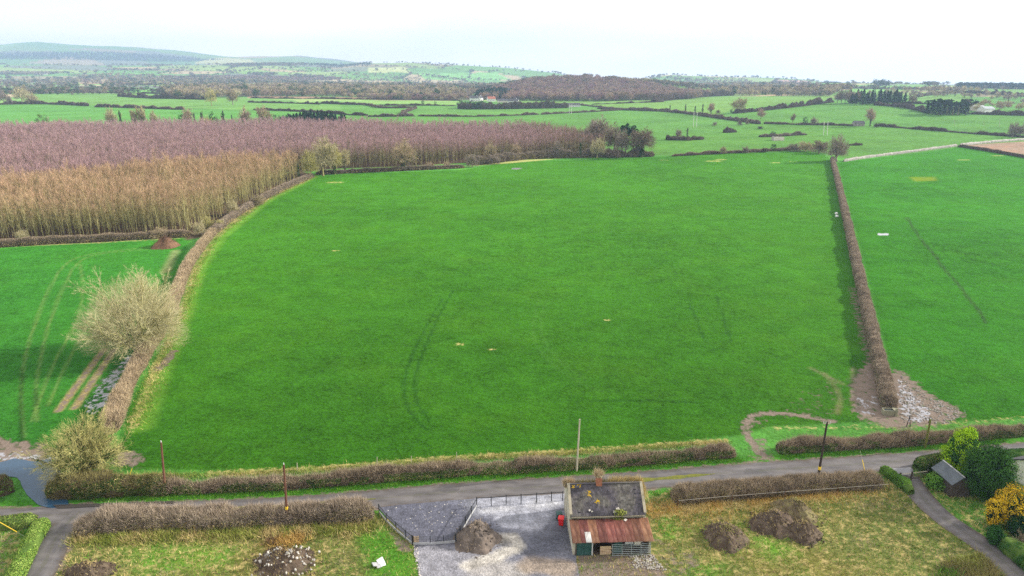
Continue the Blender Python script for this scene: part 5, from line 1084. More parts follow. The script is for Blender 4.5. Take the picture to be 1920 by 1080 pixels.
fence('mesh_fence', 'black steel mesh fence on the right of the yard entrance beside the gravel heap', [(855, 1017), (863, 1003), (873, 985), (884, 966), (894, 950)], 1.15)
fence('road_fence', 'thin black post-and-rail fence between the road and the gravel yard', [(894, 950), (921, 949), (949, 946), (977, 944), (1006, 942), (1034, 940), (1055, 939)], 1.25, base=False, infill=False)
def yard_gate():
    P = GL([(775, 1021), (807, 1021), (832, 1019), (854, 1017)]); root = empty('yard_gate', (P[0][0], P[0][1], Z(*P[0]))); tag(root, 'low black steel gate across the yard entrance with grey boards below', 'gate'); o = P[0]
    L_ = [(p[0] - o[0], p[1] - o[1]) for p in P]
    for i, p in enumerate(L_):
        q = MB(); q.box((p[0], p[1], .55), (.13 if i in (0, 3) else .07, .1, 1.2 if i in (0, 3) else 1.05)); q.build('post', 'wood_dark' if i == 0 else 'fence_steel', root)
    for a, b in zip(L_[:-1], L_[1:]):
        q = MB()
        for h in (.45, .65, .85, 1.0): q.bar((a[0], a[1], h), (b[0], b[1], h), .022)
        for t in (.2, .4, .6, .8): q.bar((a[0] + (b[0] - a[0]) * t, a[1] + (b[1] - a[1]) * t, .35), (a[0] + (b[0] - a[0]) * t, a[1] + (b[1] - a[1]) * t, 1.0), .014)
        q.build('mesh_panel', 'fence_steel', root); q = MB(); q.bar((a[0], a[1] - .06, .16), (b[0], b[1] - .06, .16), .05, .32); q.build('kick_board', 'concrete', root)
yard_gate()
def pallet():
    x, y = G(781, 1021); root = empty('timber_pallet', (x, y, Z(x, y)), .1); tag(root, 'small pale timber pallet standing beside the dark gatepost', 'pallet')
    for k in range(6): q = MB(); q.box((0, .02 * (k % 2), .12 + k * .17), (.55, .03, .13)); q.build('slat', 'wood_pale', root)
    for s in (-.22, .22): q = MB(); q.box((s, .06, .52), (.08, .06, 1.02)); q.build('batten', 'wood_pale', root)
pallet()
def bin_(px, py, m, label, rz):
    x, y = G(px, py); root = empty('wheelie_bin', (x, y, Z(x, y) + .04), rz); tag(root, label, 'bin')
    q = MB(); b, t = .24, .31
    q.add([(-b, -b, .08), (b, -b, .08), (b, b, .08), (-b, b, .08), (-t, -t * 1.1, .98), (t, -t * 1.1, .98), (t, t * 1.1, .98), (-t, t * 1.1, .98)], [(3, 2, 1, 0), (4, 5, 6, 7), (0, 1, 5, 4), (1, 2, 6, 5), (2, 3, 7, 6), (3, 0, 4, 7)]); q.build('body', m, root, bevel=.03)
    q = MB(); q.prismx([(-.40, .985), (.36, .985), (.36, 1.06), (.0, 1.10), (-.40, 1.04)], -.34, .34); q.build('lid', m, root, bevel=.02)
    q = MB(); q.cyl((-.24, .42, 1.0), (.24, .42, 1.0), .025, .025, 8); q.build('handle', m, root)
    for s in (-.26, .26): q = MB(); q.cyl((s - .03, .27, .10), (s + .03, .27, .10), .10, .10, 12); q.build('wheel', 'black_plastic', root)
bin_(1052, 985, 'red_plastic', 'bright red wheelie bin against the cottage gable', -.2); bin_(1048, 976, 'teal_plastic', 'dark teal bin behind the red wheelie bin', .2)
STN = []
for k in range(6):
    r = rg(200 + k); import bmesh
    bm = bmesh.new(); bmesh.ops.create_icosphere(bm, subdivisions=1, radius=.5); 
    for v in bm.verts: v.co = Vector((v.co.x * r.uniform(.7, 1.2), v.co.y * r.uniform(.7, 1.2), v.co.z * r.uniform(.5, .9)))
    me = bpy.data.meshes.new('stone'); bm.to_mesh(me); bm.free(); me.materials.append(MATS['stone']); STN.append(me)
def rubble():
    h = heap('rubble_heap', 'heap of pale rubble stones and brown earth in the rough grass', 535, 1052, 128, 60, 1.2, 'earth', 61, ['straw', 'dead_brown'], 300, spoke=.35, cat='heap', sharp=1.0)
    r = rg(62); vs_ = np.array([v.co[:] for v in h.data.vertices[:1409]])
    for i in range(330):
        side = r.uniform() < .6
        j = r.integers(0, len(vs_)); p = vs_[j]
        if side and p[0] < .3: continue
        if not side and (p[0] > -.8): continue
        s = r.uniform(.12, .32) * (1.45 if r.uniform() < .15 else 1)
        o = link('stone', STN[i % 6], h, loc=(p[0] + r.normal(0, .2), p[1] + r.normal(0, .2), max(p[2], 0) + s * .2), rz=r.uniform(0, 6)); o.scale = (s * 1.2, s, s); o.rotation_euler = r.uniform(0, 6, 3)
rubble()
def slab():
    x, y = G(709, 1060); root = empty('broken_slab', (x, y, Z(x, y)), .5); tag(root, 'broken pale concrete slab lying on the green grass below the mesh fence', 'slab')
    for i, (p, s, a) in enumerate([((-.25, 0, .22), (.75, .6, .12), .35), ((.35, .15, .28), (.7, .8, .12), -.3), ((.0, -.3, .12), (.5, .45, .14), .1), ((.45, -.3, .12), (.55, .3, .1), .0)]):
        q = MB(); q.box((0, 0, 0), s, M=Matrix.Rotation(a, 3, 'Y') @ Matrix.Rotation(.2 * i, 3, 'X')); q.build('slab_piece', 'concrete' if i % 2 == 0 else 'sack', root, loc=p, bevel=.02)
slab()
def rock_patch(name, label, poly, n, smin, smax, seed):
    P = scat_poly(GL(poly), n, rg(seed)); r = rg(seed + 1); V, T, o = [], [], 0
    for p in P:
        me = STN[r.integers(0, 6)]; v = np.array([q.co[:] for q in me.vertices]) * r.uniform(smin, smax); a = r.uniform(0, 6); c, s = math.cos(a), math.sin(a); v = np.c_[v[:, 0] * c - v[:, 1] * s, v[:, 0] * s + v[:, 1] * c, v[:, 2]] + [p[0], p[1], Z(*p) + .04]
        V.append(v); T.append(np.array([list(f.vertices) for f in me.polygons]) + o); o += len(v)
    tag(link(name, tmesh(name, np.vstack(V), np.vstack(T), 'stone')), label, kind='stuff')
rock_patch('loose_stones', 'scatter of pale loose stones in front of the farm gate', [(1180, 1042), (1222, 1040), (1250, 1070), (1190, 1066)], 260, .10, .26, 70)
rock_patch('loose_stones', 'pale stony rubble in the mud right of the trimmed dividing hedge', [(1686, 700), (1735, 740), (1815, 776), (1770, 796), (1690, 792)], 420, .10, .34, 73)
rock_patch('loose_stones', 'pale stones sprinkled along the left edge of the gravel yard', [(774, 1024), (782, 1024), (792, 1085), (784, 1085)], 90, .10, .22, 71)
rock_patch('loose_stones', 'loose pale stones on the dark gravel at the yard entrance', [(720, 955), (890, 935), (880, 960), (840, 1000), (790, 1000)], 60, .06, .17, 72)

# ------------------------------------------------------------------ poles, posts, trough, small fences
def pole(name, label, base, top, m, band=False, arm=0.0, r0=.14, ins=True):
    x, y = G(*base); z0 = Z(x, y); zt = zat(top[1], y); xt = wx(top[0], y, zt); root = empty(name, (x, y, z0)); tag(root, label, 'pole')
    h = zt - z0; d = Vector((xt - x, 0, h)); q = MB(); q.cyl((0, 0, -.2), d, r0, r0 * .72, 10); q.build('shaft', m, root, smooth=False)
    if band: 
        q = MB(); a, b = d * .235, d * .285; q.cyl(a, b, r0 * 1.12, r0 * 1.12, 10); q.build('warning_band', 'yellow', root)
    if arm:
        q = MB(); q.bar(d + Vector((-arm / 2, 0, -.25)), d + Vector((arm / 2, 0, -.25)), .10, .12); q.build('crossarm', 'wood_grey', root)
        for s in (-.46, -.15, .46): q = MB(); c = d + Vector((s * arm, 0, -.19)); q.cyl(c, c + Vector((0, 0, .22)), .05, .04, 8); q.build('insulator', 'galv', root)
    elif ins:
        q = MB(); q.cyl(d, d + Vector((0, 0, .22)), .07, .05, 8); q.build('insulator', 'galv', root)
    return root
pole('utility_pole', 'reddish brown utility pole in the road hedge at far left', (310, 925), (302, 829), 'wood_brown', r0=.15)
pole('utility_pole', 'brown utility pole with yellow band in the hedge left of the gravel yard', (539, 980), (532, 871), 'wood_brown', band=True, r0=.15)
pole('utility_pole', 'pale weathered utility pole in the road hedge near the middle', (1081, 884), (1087, 786), 'wood_grey', r0=.13, ins=False)
pole('utility_pole', 'dark leaning utility pole with crossarm and yellow band right of the cottage', (1532, 907), (1551, 791), 'wood_dark', band=True, arm=.9, r0=.16)
pole('gate_stump', 'short mossy post with a black top in the hedge near the mud', (1734, 840), (1745, 786), 'moss', r0=.16, ins=False)
for lab, b, t in (('left dark leaning post by the muddy gap behind the road hedge', (1699, 800), (1706, 781)), ('right dark post of the leaning pair behind the road hedge', (1707, 800), (1706, 779)), ('dark gatepost beside the mossy post at the mud edge', (1741, 793), (1744, 781))):
    o = pole('gate_post', lab, b, t, 'wood_dark', r0=.07, ins=False); o['category'] = 'post'
for lab, b, t in (('weathered fence post leftmost behind the road hedge', (557, 882), (557, 868)), ('pale fence post second from left behind the road hedge', (707, 872), (707, 857)), ('small pale fence post third from left behind the road hedge', (771, 868), (771, 855)), ('dark fence post behind the road hedge near the middle pole', (856, 861), (856, 848))):
    o = pole('fence_post', lab, b, t, 'wood_grey', r0=.06, ins=False); o['category'] = 'post'
def stay(label, a, b, za, zb):
    A, B = G(*a), G(*b); z0 = Z(*A); root = empty('stay_guard', (A[0], A[1], z0)); tag(root, label, 'stay'); p, q_ = Vector((0, 0, za)), Vector((B[0] - A[0], B[1] - A[1], zb))
    q = MB(); q.cyl(p, q_, .045, .045, 8); q.build('sleeve', 'yellow', root); q = MB(); q.cyl(p - (q_ - p) * .3, q_ + (q_ - p) * .6, .012, .012, 5); q.build('wire', 'wire', root)
stay('yellow guard on the stay wire at the bottom left corner', (34, 1005), (-40, 985), .5, 2.4)
stay('short yellow stay guard in the hedge left of the reddish pole', (244, 906), (252, 903), .9, 1.9)
stay('thin yellow stay guard in the hedge behind the dark leaning pole', (1622, 897), (1612, 890), .5, 2.2)
def wire_fence():
    L_ = resamp(RN(G(1215, 905)[0], G(1660, 885)[0], -(ROADW / 2 + 4.3)), 6.0); o = L_[0]; root = empty('wire_fence', (o[0], o[1], Z(*o))); tag(root, 'single-strand wire fence in front of the hedge right of the cottage', 'fence')
    pts = [(p[0] - o[0], p[1] - o[1], Z(*p) - Z(*o)) for p in L_]
    for p in pts: q = MB(); q.cyl((p[0], p[1], -.1), (p[0], p[1], 1.1), .045, .04, 6); q.build('post', 'wood_brown', root)
    for a, b in zip(pts[:-1], pts[1:]): q = MB(); q.cyl((a[0], a[1], 1.02), (b[0], b[1], 1.02), .018, .018, 5); q.build('wire', 'wire', root)
wire_fence()
def trough():
    x, y = G(1667, 777); root = empty('water_trough', (x, y, Z(x, y)), -.1); tag(root, 'mossy concrete water trough at the end of the trimmed hedge', 'trough')
    q = MB(); L_, W_, H_ = 2.0, .95, .85
    for c, s in (((0, -W_ / 2 + .05, H_ / 2), (L_, .10, H_)), ((0, W_ / 2 - .05, H_ / 2), (L_, .10, H_)), ((-L_ / 2 + .05, 0, H_ / 2), (.098, W_ - .2, H_ - .004)), ((L_ / 2 - .05, 0, H_ / 2), (.098, W_ - .2, H_ - .004)), ((0, 0, .1), (L_ - .2, W_ - .2, .1))): q.box(c, s)
    q.build('tank', 'trough', root); q = MB(); q.box((0, 0, .6), (L_ - .21, W_ - .21, .01)); q.build('water', 'water', root); q = MB(); q.box((L_ / 2 - .3, 0, H_ + .04), (.55, W_ - .02, .07)); q.build('valve_cover', 'trough', root)
    x2, y2 = G(1679, 781); root = empty('gate_post', (x2, y2, Z(x2, y2))); tag(root, 'stout mossy post beside the water trough', 'post'); q = MB(); q.box((0, 0, .65), (.22, .22, 1.4)); q.build('shaft', 'trough', root)
trough()
for i, (px, py, lab) in enumerate([(1568, 402, 'upper of two white sacks beside the trimmed dividing hedge'), (1569, 407, 'lower of two white sacks beside the trimmed dividing hedge')]):
    x, y = G(px, py); C_, d = ell(60, rg(i), (0, 0, .45), (.55, .4, .42), 1.0); bm = bmesh.new(); bmesh.ops.create_icosphere(bm, subdivisions=2, radius=.55)
    for v in bm.verts: v.co = Vector((v.co.x * 1.1, v.co.y * .8, max(v.co.z, -.3) * .9 + .3)) * (1 + .12 * math.sin(v.co.x * 9 + i) * math.cos(v.co.y * 8))
    me = bpy.data.meshes.new('feed_sack'); bm.to_mesh(me); bm.free(); me.materials.append(MATS['sack']); tag(link('feed_sack', me, loc=(x, y, Z(x, y))), lab, 'sack')

# ------------------------------------------------------------------ garden corner on the right
def shed():
    A, B, C_ = G(1745, 902), G(1775, 928), G(1766, 896); rz = math.atan2(B[1] - A[1], B[0] - A[0]); L_ = math.hypot(B[0] - A[0], B[1] - A[1]) + .6; W_ = 2.4
    root = empty('garden_shed', (A[0], A[1], Z(*A)), rz); tag(root, 'small shed with a slate-grey pitched roof behind the laurel bush', 'shed')
    q = MB(); q.prismx([(0, -.05), (W_, -.05), (W_, 1.9), (W_ / 2, 2.75), (0, 1.9)], 0, L_); q.build('wall', 'timber_dark', root)
    for s, nm in ((0, 'roof_slope'), (1, 'roof_slope')):
        q = MB(); y0, y1_ = (-.18, W_ / 2) if s == 0 else (W_ + .18, W_ / 2); q.prismx([(y0, 1.80), (y1_, 2.80), (y1_, 2.88), (y0, 1.88)][:: 1 if s == 0 else -1], -.15, L_ + .15); q.build(nm, 'shed_roof', root)
    q = MB(); q.bar((-.17, W_ / 2, 2.90), (L_ + .17, W_ / 2, 2.90), .16, .06); q.build('ridge_cap', 'concrete', root)
shed()
def timber_gate():
    A, B = G(1686, 903), G(1737, 897); rz = math.atan2(B[1] - A[1], B[0] - A[0]); L_ = math.hypot(B[0] - A[0], B[1] - A[1]); root = empty('timber_gate', (A[0], A[1], Z(*A)), rz); tag(root, 'dark five-bar timber gate across the driveway by the road', 'gate')
    for x in (0, L_ * .42, L_): q = MB(); q.box((x, 0, .6), (.16, .16, 1.35)); q.build('post', 'timber_dark', root)
    for a, b in ((.1, L_ * .42 - .1), (L_ * .42 + .1, L_ - .1)):
        for h in (.22, .42, .62, .82, 1.05): q = MB(); q.bar((a, 0, h), (b, 0, h), .04, .10); q.build('bar', 'timber_dark' if h < 1 else 'wood_grey', root)
timber_gate()
def house(name, label, xy, rz, L_, W_, eave, rdg, wall='white_wall', roof='roof_dark', chim=True, wins=True, z=None):
    root = empty(name, (xy[0], xy[1], (Z(*xy) if z is None else z)), rz); tag(root, label, 'house')
    q = MB(); q.prismx([(-W_ / 2, -.5), (W_ / 2, -.5), (W_ / 2, eave), (0, rdg), (-W_ / 2, eave)], -L_ / 2, L_ / 2); wl = q.build('wall', wall, root)
    q = MB(); o = .35; k = (rdg - eave) / (W_ / 2); q.prismx([(-W_ / 2 - o, eave - o * k + .05), (0, rdg + .08), (W_ / 2 + o, eave - o * k + .05), (W_ / 2 + o, eave - o * k + .22), (0, rdg + .27), (-W_ / 2 - o, eave - o * k + .22)], -L_ / 2 - .2, L_ / 2 + .2); rf = q.build('roof', roof, root)
    if chim: q = MB(); q.box((L_ * .32, 0, rdg + .6), (.9, .7, 1.5)); q.build('chimney', wall, rf)
    if wins:
        for x in np.arange(-L_ / 2 + 1.6, L_ / 2 - 1, 2.8):
            for s in (-1, 1): q = MB(); q.box((x, s * (W_ / 2 + .01), min(eave * .55, 1.6)), (1.0, .06, 1.1)); q.build('window', 'roof_dark', wl)
    return root
hx, hy = G(1921, 912); hr = house('bungalow', 'white-walled bungalow with dark roof cut off by the right edge', (hx + 3.9, hy + 1.2), .3, 8, 4.6, 2.4, 3.7)

# ------------------------------------------------------------------ trees round the far side of the near fields
for lab, kind, colr, px, pb, pt, wd in [
    ('narrow dark ivy-clad stem at the left end of the hedge trees', 'ivycol', 'twig_grey', 561, 338, 300, .42),
    ('olive bare hedge tree just right of the dark ivy stem', 'willow', 'twig_yellow', 582, 334, 278, .85),
    ('tallest olive bare tree of the clump at the field corner', 'ash', 'twig_straw', 606, 330, 252, .85),
    ('ivy-covered tree right of the tallest olive tree at the field corner', 'ivytree', 'twig_yellow', 628, 327, 268, .8),
    ('low olive tree at the right end of the corner clump', 'ivytree', 'twig_straw', 647, 324, 278, .75),
    ('lone pale bare tree with an ivy trunk before the purple plantation', 'ivytree', 'twig_tan', 756, 320, 259, 1.0),
    ('pale round bush right of the lone ivy-trunked tree', 'bush', 'twig_tan', 806, 316, 302, 1.2),
    ('second pale round bush right of the lone ivy-trunked tree', 'bush', 'twig_tan', 838, 314, 302, 1.2),
    ('grey-brown scrub bush left of the field corner notch', 'bush', 'twig_grey', 885, 313, 288, 1.1),
    ('rounded brown bush at the notch in the far field edge', 'bush', 'twig_grey', 927, 308, 287, 1.1),
    ('olive grey bare tree above the notch in the far field edge', 'willow', 'twig_tan', 918, 304, 264, .8),
    ('low olive scrub tree in front of the grey plantation end', 'willow', 'twig_tan', 968, 298, 268, 1.0),
    ('dark grey scrub bush below the grey plantation end', 'bush', 'twig_dark', 1005, 297, 281, 1.4),
    ('grey bare scrub tree left of the green ivy column', 'willow', 'twig_grey', 1045, 296, 262, 1.0),
    ('green ivy column standing in the scrub at the far field edge', 'ivycol', 'ivy_light', 1088, 296, 262, .55),
    ('olive bare tree right of the green ivy column', 'willow', 'twig_straw', 1120, 296, 255, 1.0),
    ('large round-headed grey tree rising above the plantation right end', 'ash', 'twig_grey', 1120, 282, 213, 1.0),
    ('brown bare tree below the large round-headed tree', 'ash', 'twig_brown', 1150, 290, 230, .8),
    ('dense grey-brown bare tree left of the pines', 'ash', 'twig_grey', 1165, 294, 240, .7),
    ('left tall pine with a flat dark crown at the wood end', 'pine', 'conifer', 1172, 292, 231, .75),
    ('right tall pine with a flat dark crown at the wood end', 'pine', 'conifer', 1187, 291, 234, .75),
    ('large spreading brown oak with ivy trunk at the wood end', 'ivytree', 'twig_brown', 1203, 295, 236, 1.25),
    ('brown undergrowth bush below the pines', 'bush', 'twig_brown', 1150, 296, 276, 1.5),
    ('spreading bare bush-tree at the top end of the dividing hedge', 'willow', 'twig_grey', 1568, 303, 250, .95),
    ('brown scrub left of the bush-tree at the top of the dividing hedge', 'bush', 'twig_brown', 1535, 288, 262, 1.3),
    ('olive hedge bush on the far edge of the big field near its right corner', 'bush', 'twig_straw', 1510, 284, 263, 1.7),
    ('grey hedge bush left of the olive bush on the far field edge', 'bush', 'twig_grey', 1488, 284, 268, 1.4),
    ('dark rounded bush on the far field edge', 'ever', 'ivy', 1449, 285, 268, .8),
    ('small dark bush left of the dark rounded bush', 'bush', 'twig_dark', 1432, 286, 276, 1.0),
    ('small bare leaning thorn on the far field edge', 'ash', 'twig_tan', 1355, 289, 273, 1.1),
    ('bare thorn bush on the far field edge', 'bush', 'twig_grey', 1398, 287, 273, 1.1),
]: tree_px('hedge_tree' if kind != 'bush' else 'hedge_bush', lab, kind, colr, px, pb, pt, cat='bush' if kind == 'bush' else 'tree', wide=wd)
hedge('stone_wall', 'pale grey drystone wall from the corner tree to the ploughed field', GL([(1582, 303), (1620, 297), (1680, 289), (1740, 281), (1794, 274)]), 1.4, 1.5, 'wallstone', core='wallstone', dens=0, rough=.14, hv=.2, seed=21, step=.9, cat='wall')
hedge('stone_wall', 'stone wall along the far side of the ploughed field', GL([(1800, 273), (1850, 268), (1930, 262)]), 1.5, 1.5, 'wallstone', core='wallstone', dens=0, rough=.14, hv=.2, seed=22, step=.9, cat='wall')
hedge('field_hedge', 'dark low hedge along the near side of the ploughed field', GL([(1797, 275), (1850, 283), (1900, 292), (1960, 303)]), 1.8, 1.8, 'hedge_brown', dens=6, tw_=.12, seed=23, step=1.2)

# ------------------------------------------------------------------ hedgerows and trees in the middle distance
HG = 'hedgerows of the middle distance'
for i, (lab, pts, wd, ht, tg) in enumerate([
    ('bushy brown hedgerow across the left meadows, left stretch', [(-20, 197), (60, 195), (120, 196), (166, 199)], 5, 5, 'twig_brown'),
    ('bushy brown hedgerow across the left meadows, right of the gap', [(178, 201), (230, 202), (290, 204), (345, 206)], 5, 5, 'twig_brown'),
    ('thin dark hedge behind the left meadow', [(75, 171), (220, 175), (330, 177), (385, 178)], 4, 3.5, 'twig_dark'),
    ('tall dark hedge of trees on the left meadow edge', [(222, 181), (300, 185), (385, 187)], 8, 9, 'twig_dark'),
    ('faint hedge high on the left meadows', [(95, 163), (200, 166), (280, 167)], 5, 4, 'twig_dark'),
    ('hedge in two stretches right of the yellow tree', [(465, 192), (560, 194), (600, 196)], 4, 4, 'twig_dark'),
    ('dark hedge running right from above the conifer block', [(600, 194), (640, 196), (690, 197)], 4, 4, 'twig_dark'),
    ('dark hedge just above the conifer block', [(476, 206), (560, 209), (640, 215), (690, 217)], 4, 3.5, 'twig_dark'),
    ('brown hedge below the tan strip', [(470, 184), (640, 186), (760, 187), (862, 189)], 5, 3, 'twig_brown'),
    ('winding bank hedge, upper bend', [(640, 195), (690, 197), (712, 203), (745, 203), (780, 202)], 5, 3.2, 'twig_brown'),
    ('winding bank hedge, lower bend', [(781, 203), (768, 208), (752, 213), (760, 216), (775, 217)], 5, 3.2, 'twig_brown'),
    ('hedge above the winding bank', [(710, 198), (780, 198), (856, 199)], 4, 2.5, 'twig_brown'),
    ('left piece of the hedge beyond the plantation', [(690, 219), (730, 219), (778, 218)], 4, 2.8, 'twig_brown'),
    ('long hedge beyond the plantation top', [(784, 218), (890, 219), (960, 217), (1010, 215)], 4, 2.6, 'twig_brown'),
    ('hedge rising right towards the lane junction', [(1015, 215), (1090, 211), (1170, 206), (1225, 204)], 4, 2.6, 'twig_brown'),
    ('upper hedge of the lane crossing the middle fields', [(1088, 197), (1140, 203), (1240, 206), (1340, 218), (1425, 230)], 3.5, 2.6, 'twig_brown'),
    ('lower hedge of the lane crossing the middle fields', [(1120, 204), (1180, 207), (1250, 209), (1340, 221), (1425, 233)], 3.5, 2.6, 'twig_dark'),
    ('thin hedge above the lane junction', [(1110, 196), (1200, 193), (1245, 191)], 4, 2.5, 'twig_brown'),
    ('thick dark tree belt below the hill wood', [(1225, 192), (1270, 186), (1310, 182), (1375, 179)], 12, 10, 'twig_dark'),
    ('bushy hedgerow climbing to the dark conifer clump', [(1375, 213), (1430, 208), (1500, 200), (1562, 192)], 6, 6, 'twig_dark'),
    ('low scrub hedge left of the ivy barn', [(1432, 232), (1500, 234), (1560, 235), (1600, 236)], 4, 2.2, 'twig_brown'),
    ('long low hedge running right from the ivy barn', [(1640, 236), (1700, 241), (1800, 249), (1935, 259)], 4, 2.6, 'twig_dark'),
    ('clumpy hedge below the right conifer rows', [(1640, 197), (1690, 201), (1720, 207), (1745, 213)], 6, 5, 'twig_dark'),
    ('hedge of trees in front of the pale sheds', [(1815, 214), (1860, 215), (1935, 217)], 6, 5, 'twig_dark'),
    ('red-brown hedge right of the dark conifer clump', [(1690, 194), (1720, 195), (1755, 196)], 4, 3, 'twig_brown'),
    ('curving hedge on the right hill slope', [(1720, 182), (1760, 176), (1800, 173), (1850, 177)], 7, 6, 'twig_dark'),
    ('dark hedge near the right skyline', [(1600, 166), (1690, 167), (1780, 169)], 7, 6, 'twig_dark'),
    ('hedge on the far right slope below the skyline forest', [(1850, 176), (1935, 182)], 8, 7, 'twig_dark'),
    ('scrub clump in the rough pasture nearest the wood end', [(1248, 262), (1285, 263), (1318, 261)], 9, 6, 'twig_dark'),
    ('second scrub clump in the rough pasture', [(1356, 249), (1380, 248)], 6, 3.6, 'twig_dark'),
    ('low scrub line right of the bush-tree beyond the stone wall', [(1592, 273), (1615, 272)], 4, 2.2, 'twig_dark'),
    ('scrub beside the little ruin in the rough pasture', [(1425, 257), (1450, 256), (1485, 254), (1512, 253)], 6, 2.5, 'twig_grey'),
]):
    D_ = G(*pts[0])[1]; k = D_ / 700
    hedge('hedgerow', lab, GL(pts), wd * .7, ht * .78, tg, dens=3.5 / max(.6, k) , tl=(.5, 1.4), tw_=.16 * max(.8, k), rough=.4, hv=.7, gaps='broken', seed=300 + i, step=max(1.6, 1.9 * k), group=HG, cat='hedge')
TG = 'trees of the middle distance'
for lab, kind, colr, px, pb, pt, wd in [
    ('tall yellow-olive bare tree standing alone in the left meadows', 'ash', 'twig_yellow', 397, 199, 163, .8),
    ('spreading tan tree right of the tall yellow-olive tree', 'ash', 'twig_tan', 437, 197, 168, 1.0),
    ('big round beige tree at the left edge of the meadows', 'ash', 'twig_straw', 42, 194, 158, 1.1),
    ('grey tree in the clump at the extreme left', 'ash', 'twig_grey', 8, 195, 170, 1.0),
    ('dark ivy tree in the clump at the extreme left', 'ivytree', 'twig_grey', 18, 196, 178, .9),
    ('beige bush at the right of the left-edge clump', 'bush', 'twig_tan', 62, 195, 172, 1.2),
    ('first small dark ivy tree on the thin meadow hedge', 'ivycol', 'twig_grey', 82, 171, 159, .7),
    ('second small tree on the thin meadow hedge', 'ivytree', 'twig_tan', 129, 173, 160, .9),
    ('third small tree on the thin meadow hedge', 'ash', 'twig_tan', 154, 174, 160, .9),
    ('fourth small tree on the thin meadow hedge', 'ivytree', 'twig_tan', 199, 175, 161, .9),
    ('fifth small tree on the thin meadow hedge', 'ivycol', 'twig_grey', 260, 177, 162, .8),
    ('left of two small bushes in the meadow below the thin hedge', 'ever', 'ivy', 95, 178, 172, 1.0),
    ('right of two small bushes in the meadow below the thin hedge', 'ever', 'ivy', 108, 178, 171, 1.0),
    ('small bush alone in the meadow right of the two bushes', 'bush', 'twig_grey', 136, 178, 171, 1.0),
    ('small dark tree on the hedge above the winding bank', 'ever', 'ivy', 793, 198, 188, .8),
    ('small dark tree on the hedge near the bushes by the farm', 'ever', 'ivy', 816, 197, 190, 1.0),
    ('dark round bush left of the farm orchard', 'ever', 'ivy', 862, 203, 188, 1.1),
    ('first ivy-clad tree along the lane from the left', 'ivycol', 'twig_pink', 1256, 208, 195, .8),
    ('second ivy-clad tree along the lane from the left', 'ivycol', 'twig_pink', 1285, 210, 193, .8),
    ('third ivy-clad tree along the lane, darkest and thickest', 'ivycol', 'twig_grey', 1303, 212, 197, 1.0),
    ('fourth ivy-clad tree along the lane, tall and narrow', 'ivycol', 'twig_pink', 1317, 213, 192, .7),
    ('fifth tree along the lane with a bare pink crown', 'ivytree', 'twig_pink', 1333, 214, 191, .8),
    ('brown bush beside the lane right of the five ivy trees', 'bush', 'twig_brown', 1346, 213, 205, 1.1),
    ('large bare spreading tree above the lane', 'ash', 'twig_tan', 1384, 212, 181, 1.1),
    ('dark bush at the foot of the large spreading tree', 'ever', 'ivy', 1371, 212, 204, 1.0),
    ('bare pinkish tree at the end of the lane hedge', 'ash', 'twig_pink', 1426, 224, 201, .9),
    ('pale bare tree behind the scrub hedge', 'tall', 'twig_tan', 1485, 233, 212, 1.0),
    ('dark conical bush right of the pale bare tree', 'ever', 'ivy', 1509, 234, 219, .9),
    ('round brown bush right of the dark conical bush', 'bush', 'twig_grey', 1527, 234, 218, 1.1),
    ('tall bare tree with ivy beside the stone barn', 'ivytree', 'twig_pink', 1631, 237, 200, .7),
    ('rounded dark bush at the right of the stone barn', 'bush', 'twig_dark', 1643, 239, 230, 1.2),
    ('bare twin-stemmed thorn tree near the right edge', 'willow', 'twig_grey', 1898, 258, 227, .9),
    ('second bare thorn tree touching the right edge', 'willow', 'twig_grey', 1912, 258, 230, .8),
    ('small round thorn bush in the rough pasture left of the lane end', 'bush', 'twig_grey', 1340, 236, 228, 1.2),
    ('grey thorn bush below the lane hedge', 'bush', 'twig_grey', 1386, 235, 224, 1.0),
    ('grey thorn bush right of the one below the lane hedge', 'bush', 'twig_grey', 1401, 233, 224, .9),
    ('low dark bush in the middle of the rough pasture', 'bush', 'twig_dark', 1425, 242, 236, 2.0),
    ('dark gorse bush behind the little ruin', 'ever', 'ivy', 1449, 256, 246, 1.6),
    ('ivy stump rising from the pasture scrub clump', 'ivycol', 'twig_grey', 1288, 261, 236, .6),
    ('thin bare thorn beside the ivy stump in the scrub clump', 'ash', 'twig_grey', 1272, 262, 240, .7),
    ('lone round brown tree right of the dark conifer clump', 'ash', 'twig_brown', 1710, 195, 174, 1.1),
]: tree_px('ivy_tree' if 'ivy' in kind else 'bare_tree' if kind in ('ash', 'tall', 'willow') else 'bush', lab, kind, colr, px, pb, pt, TG, cat='bush' if kind in ('bush', 'ever') else 'tree', wide=wd)
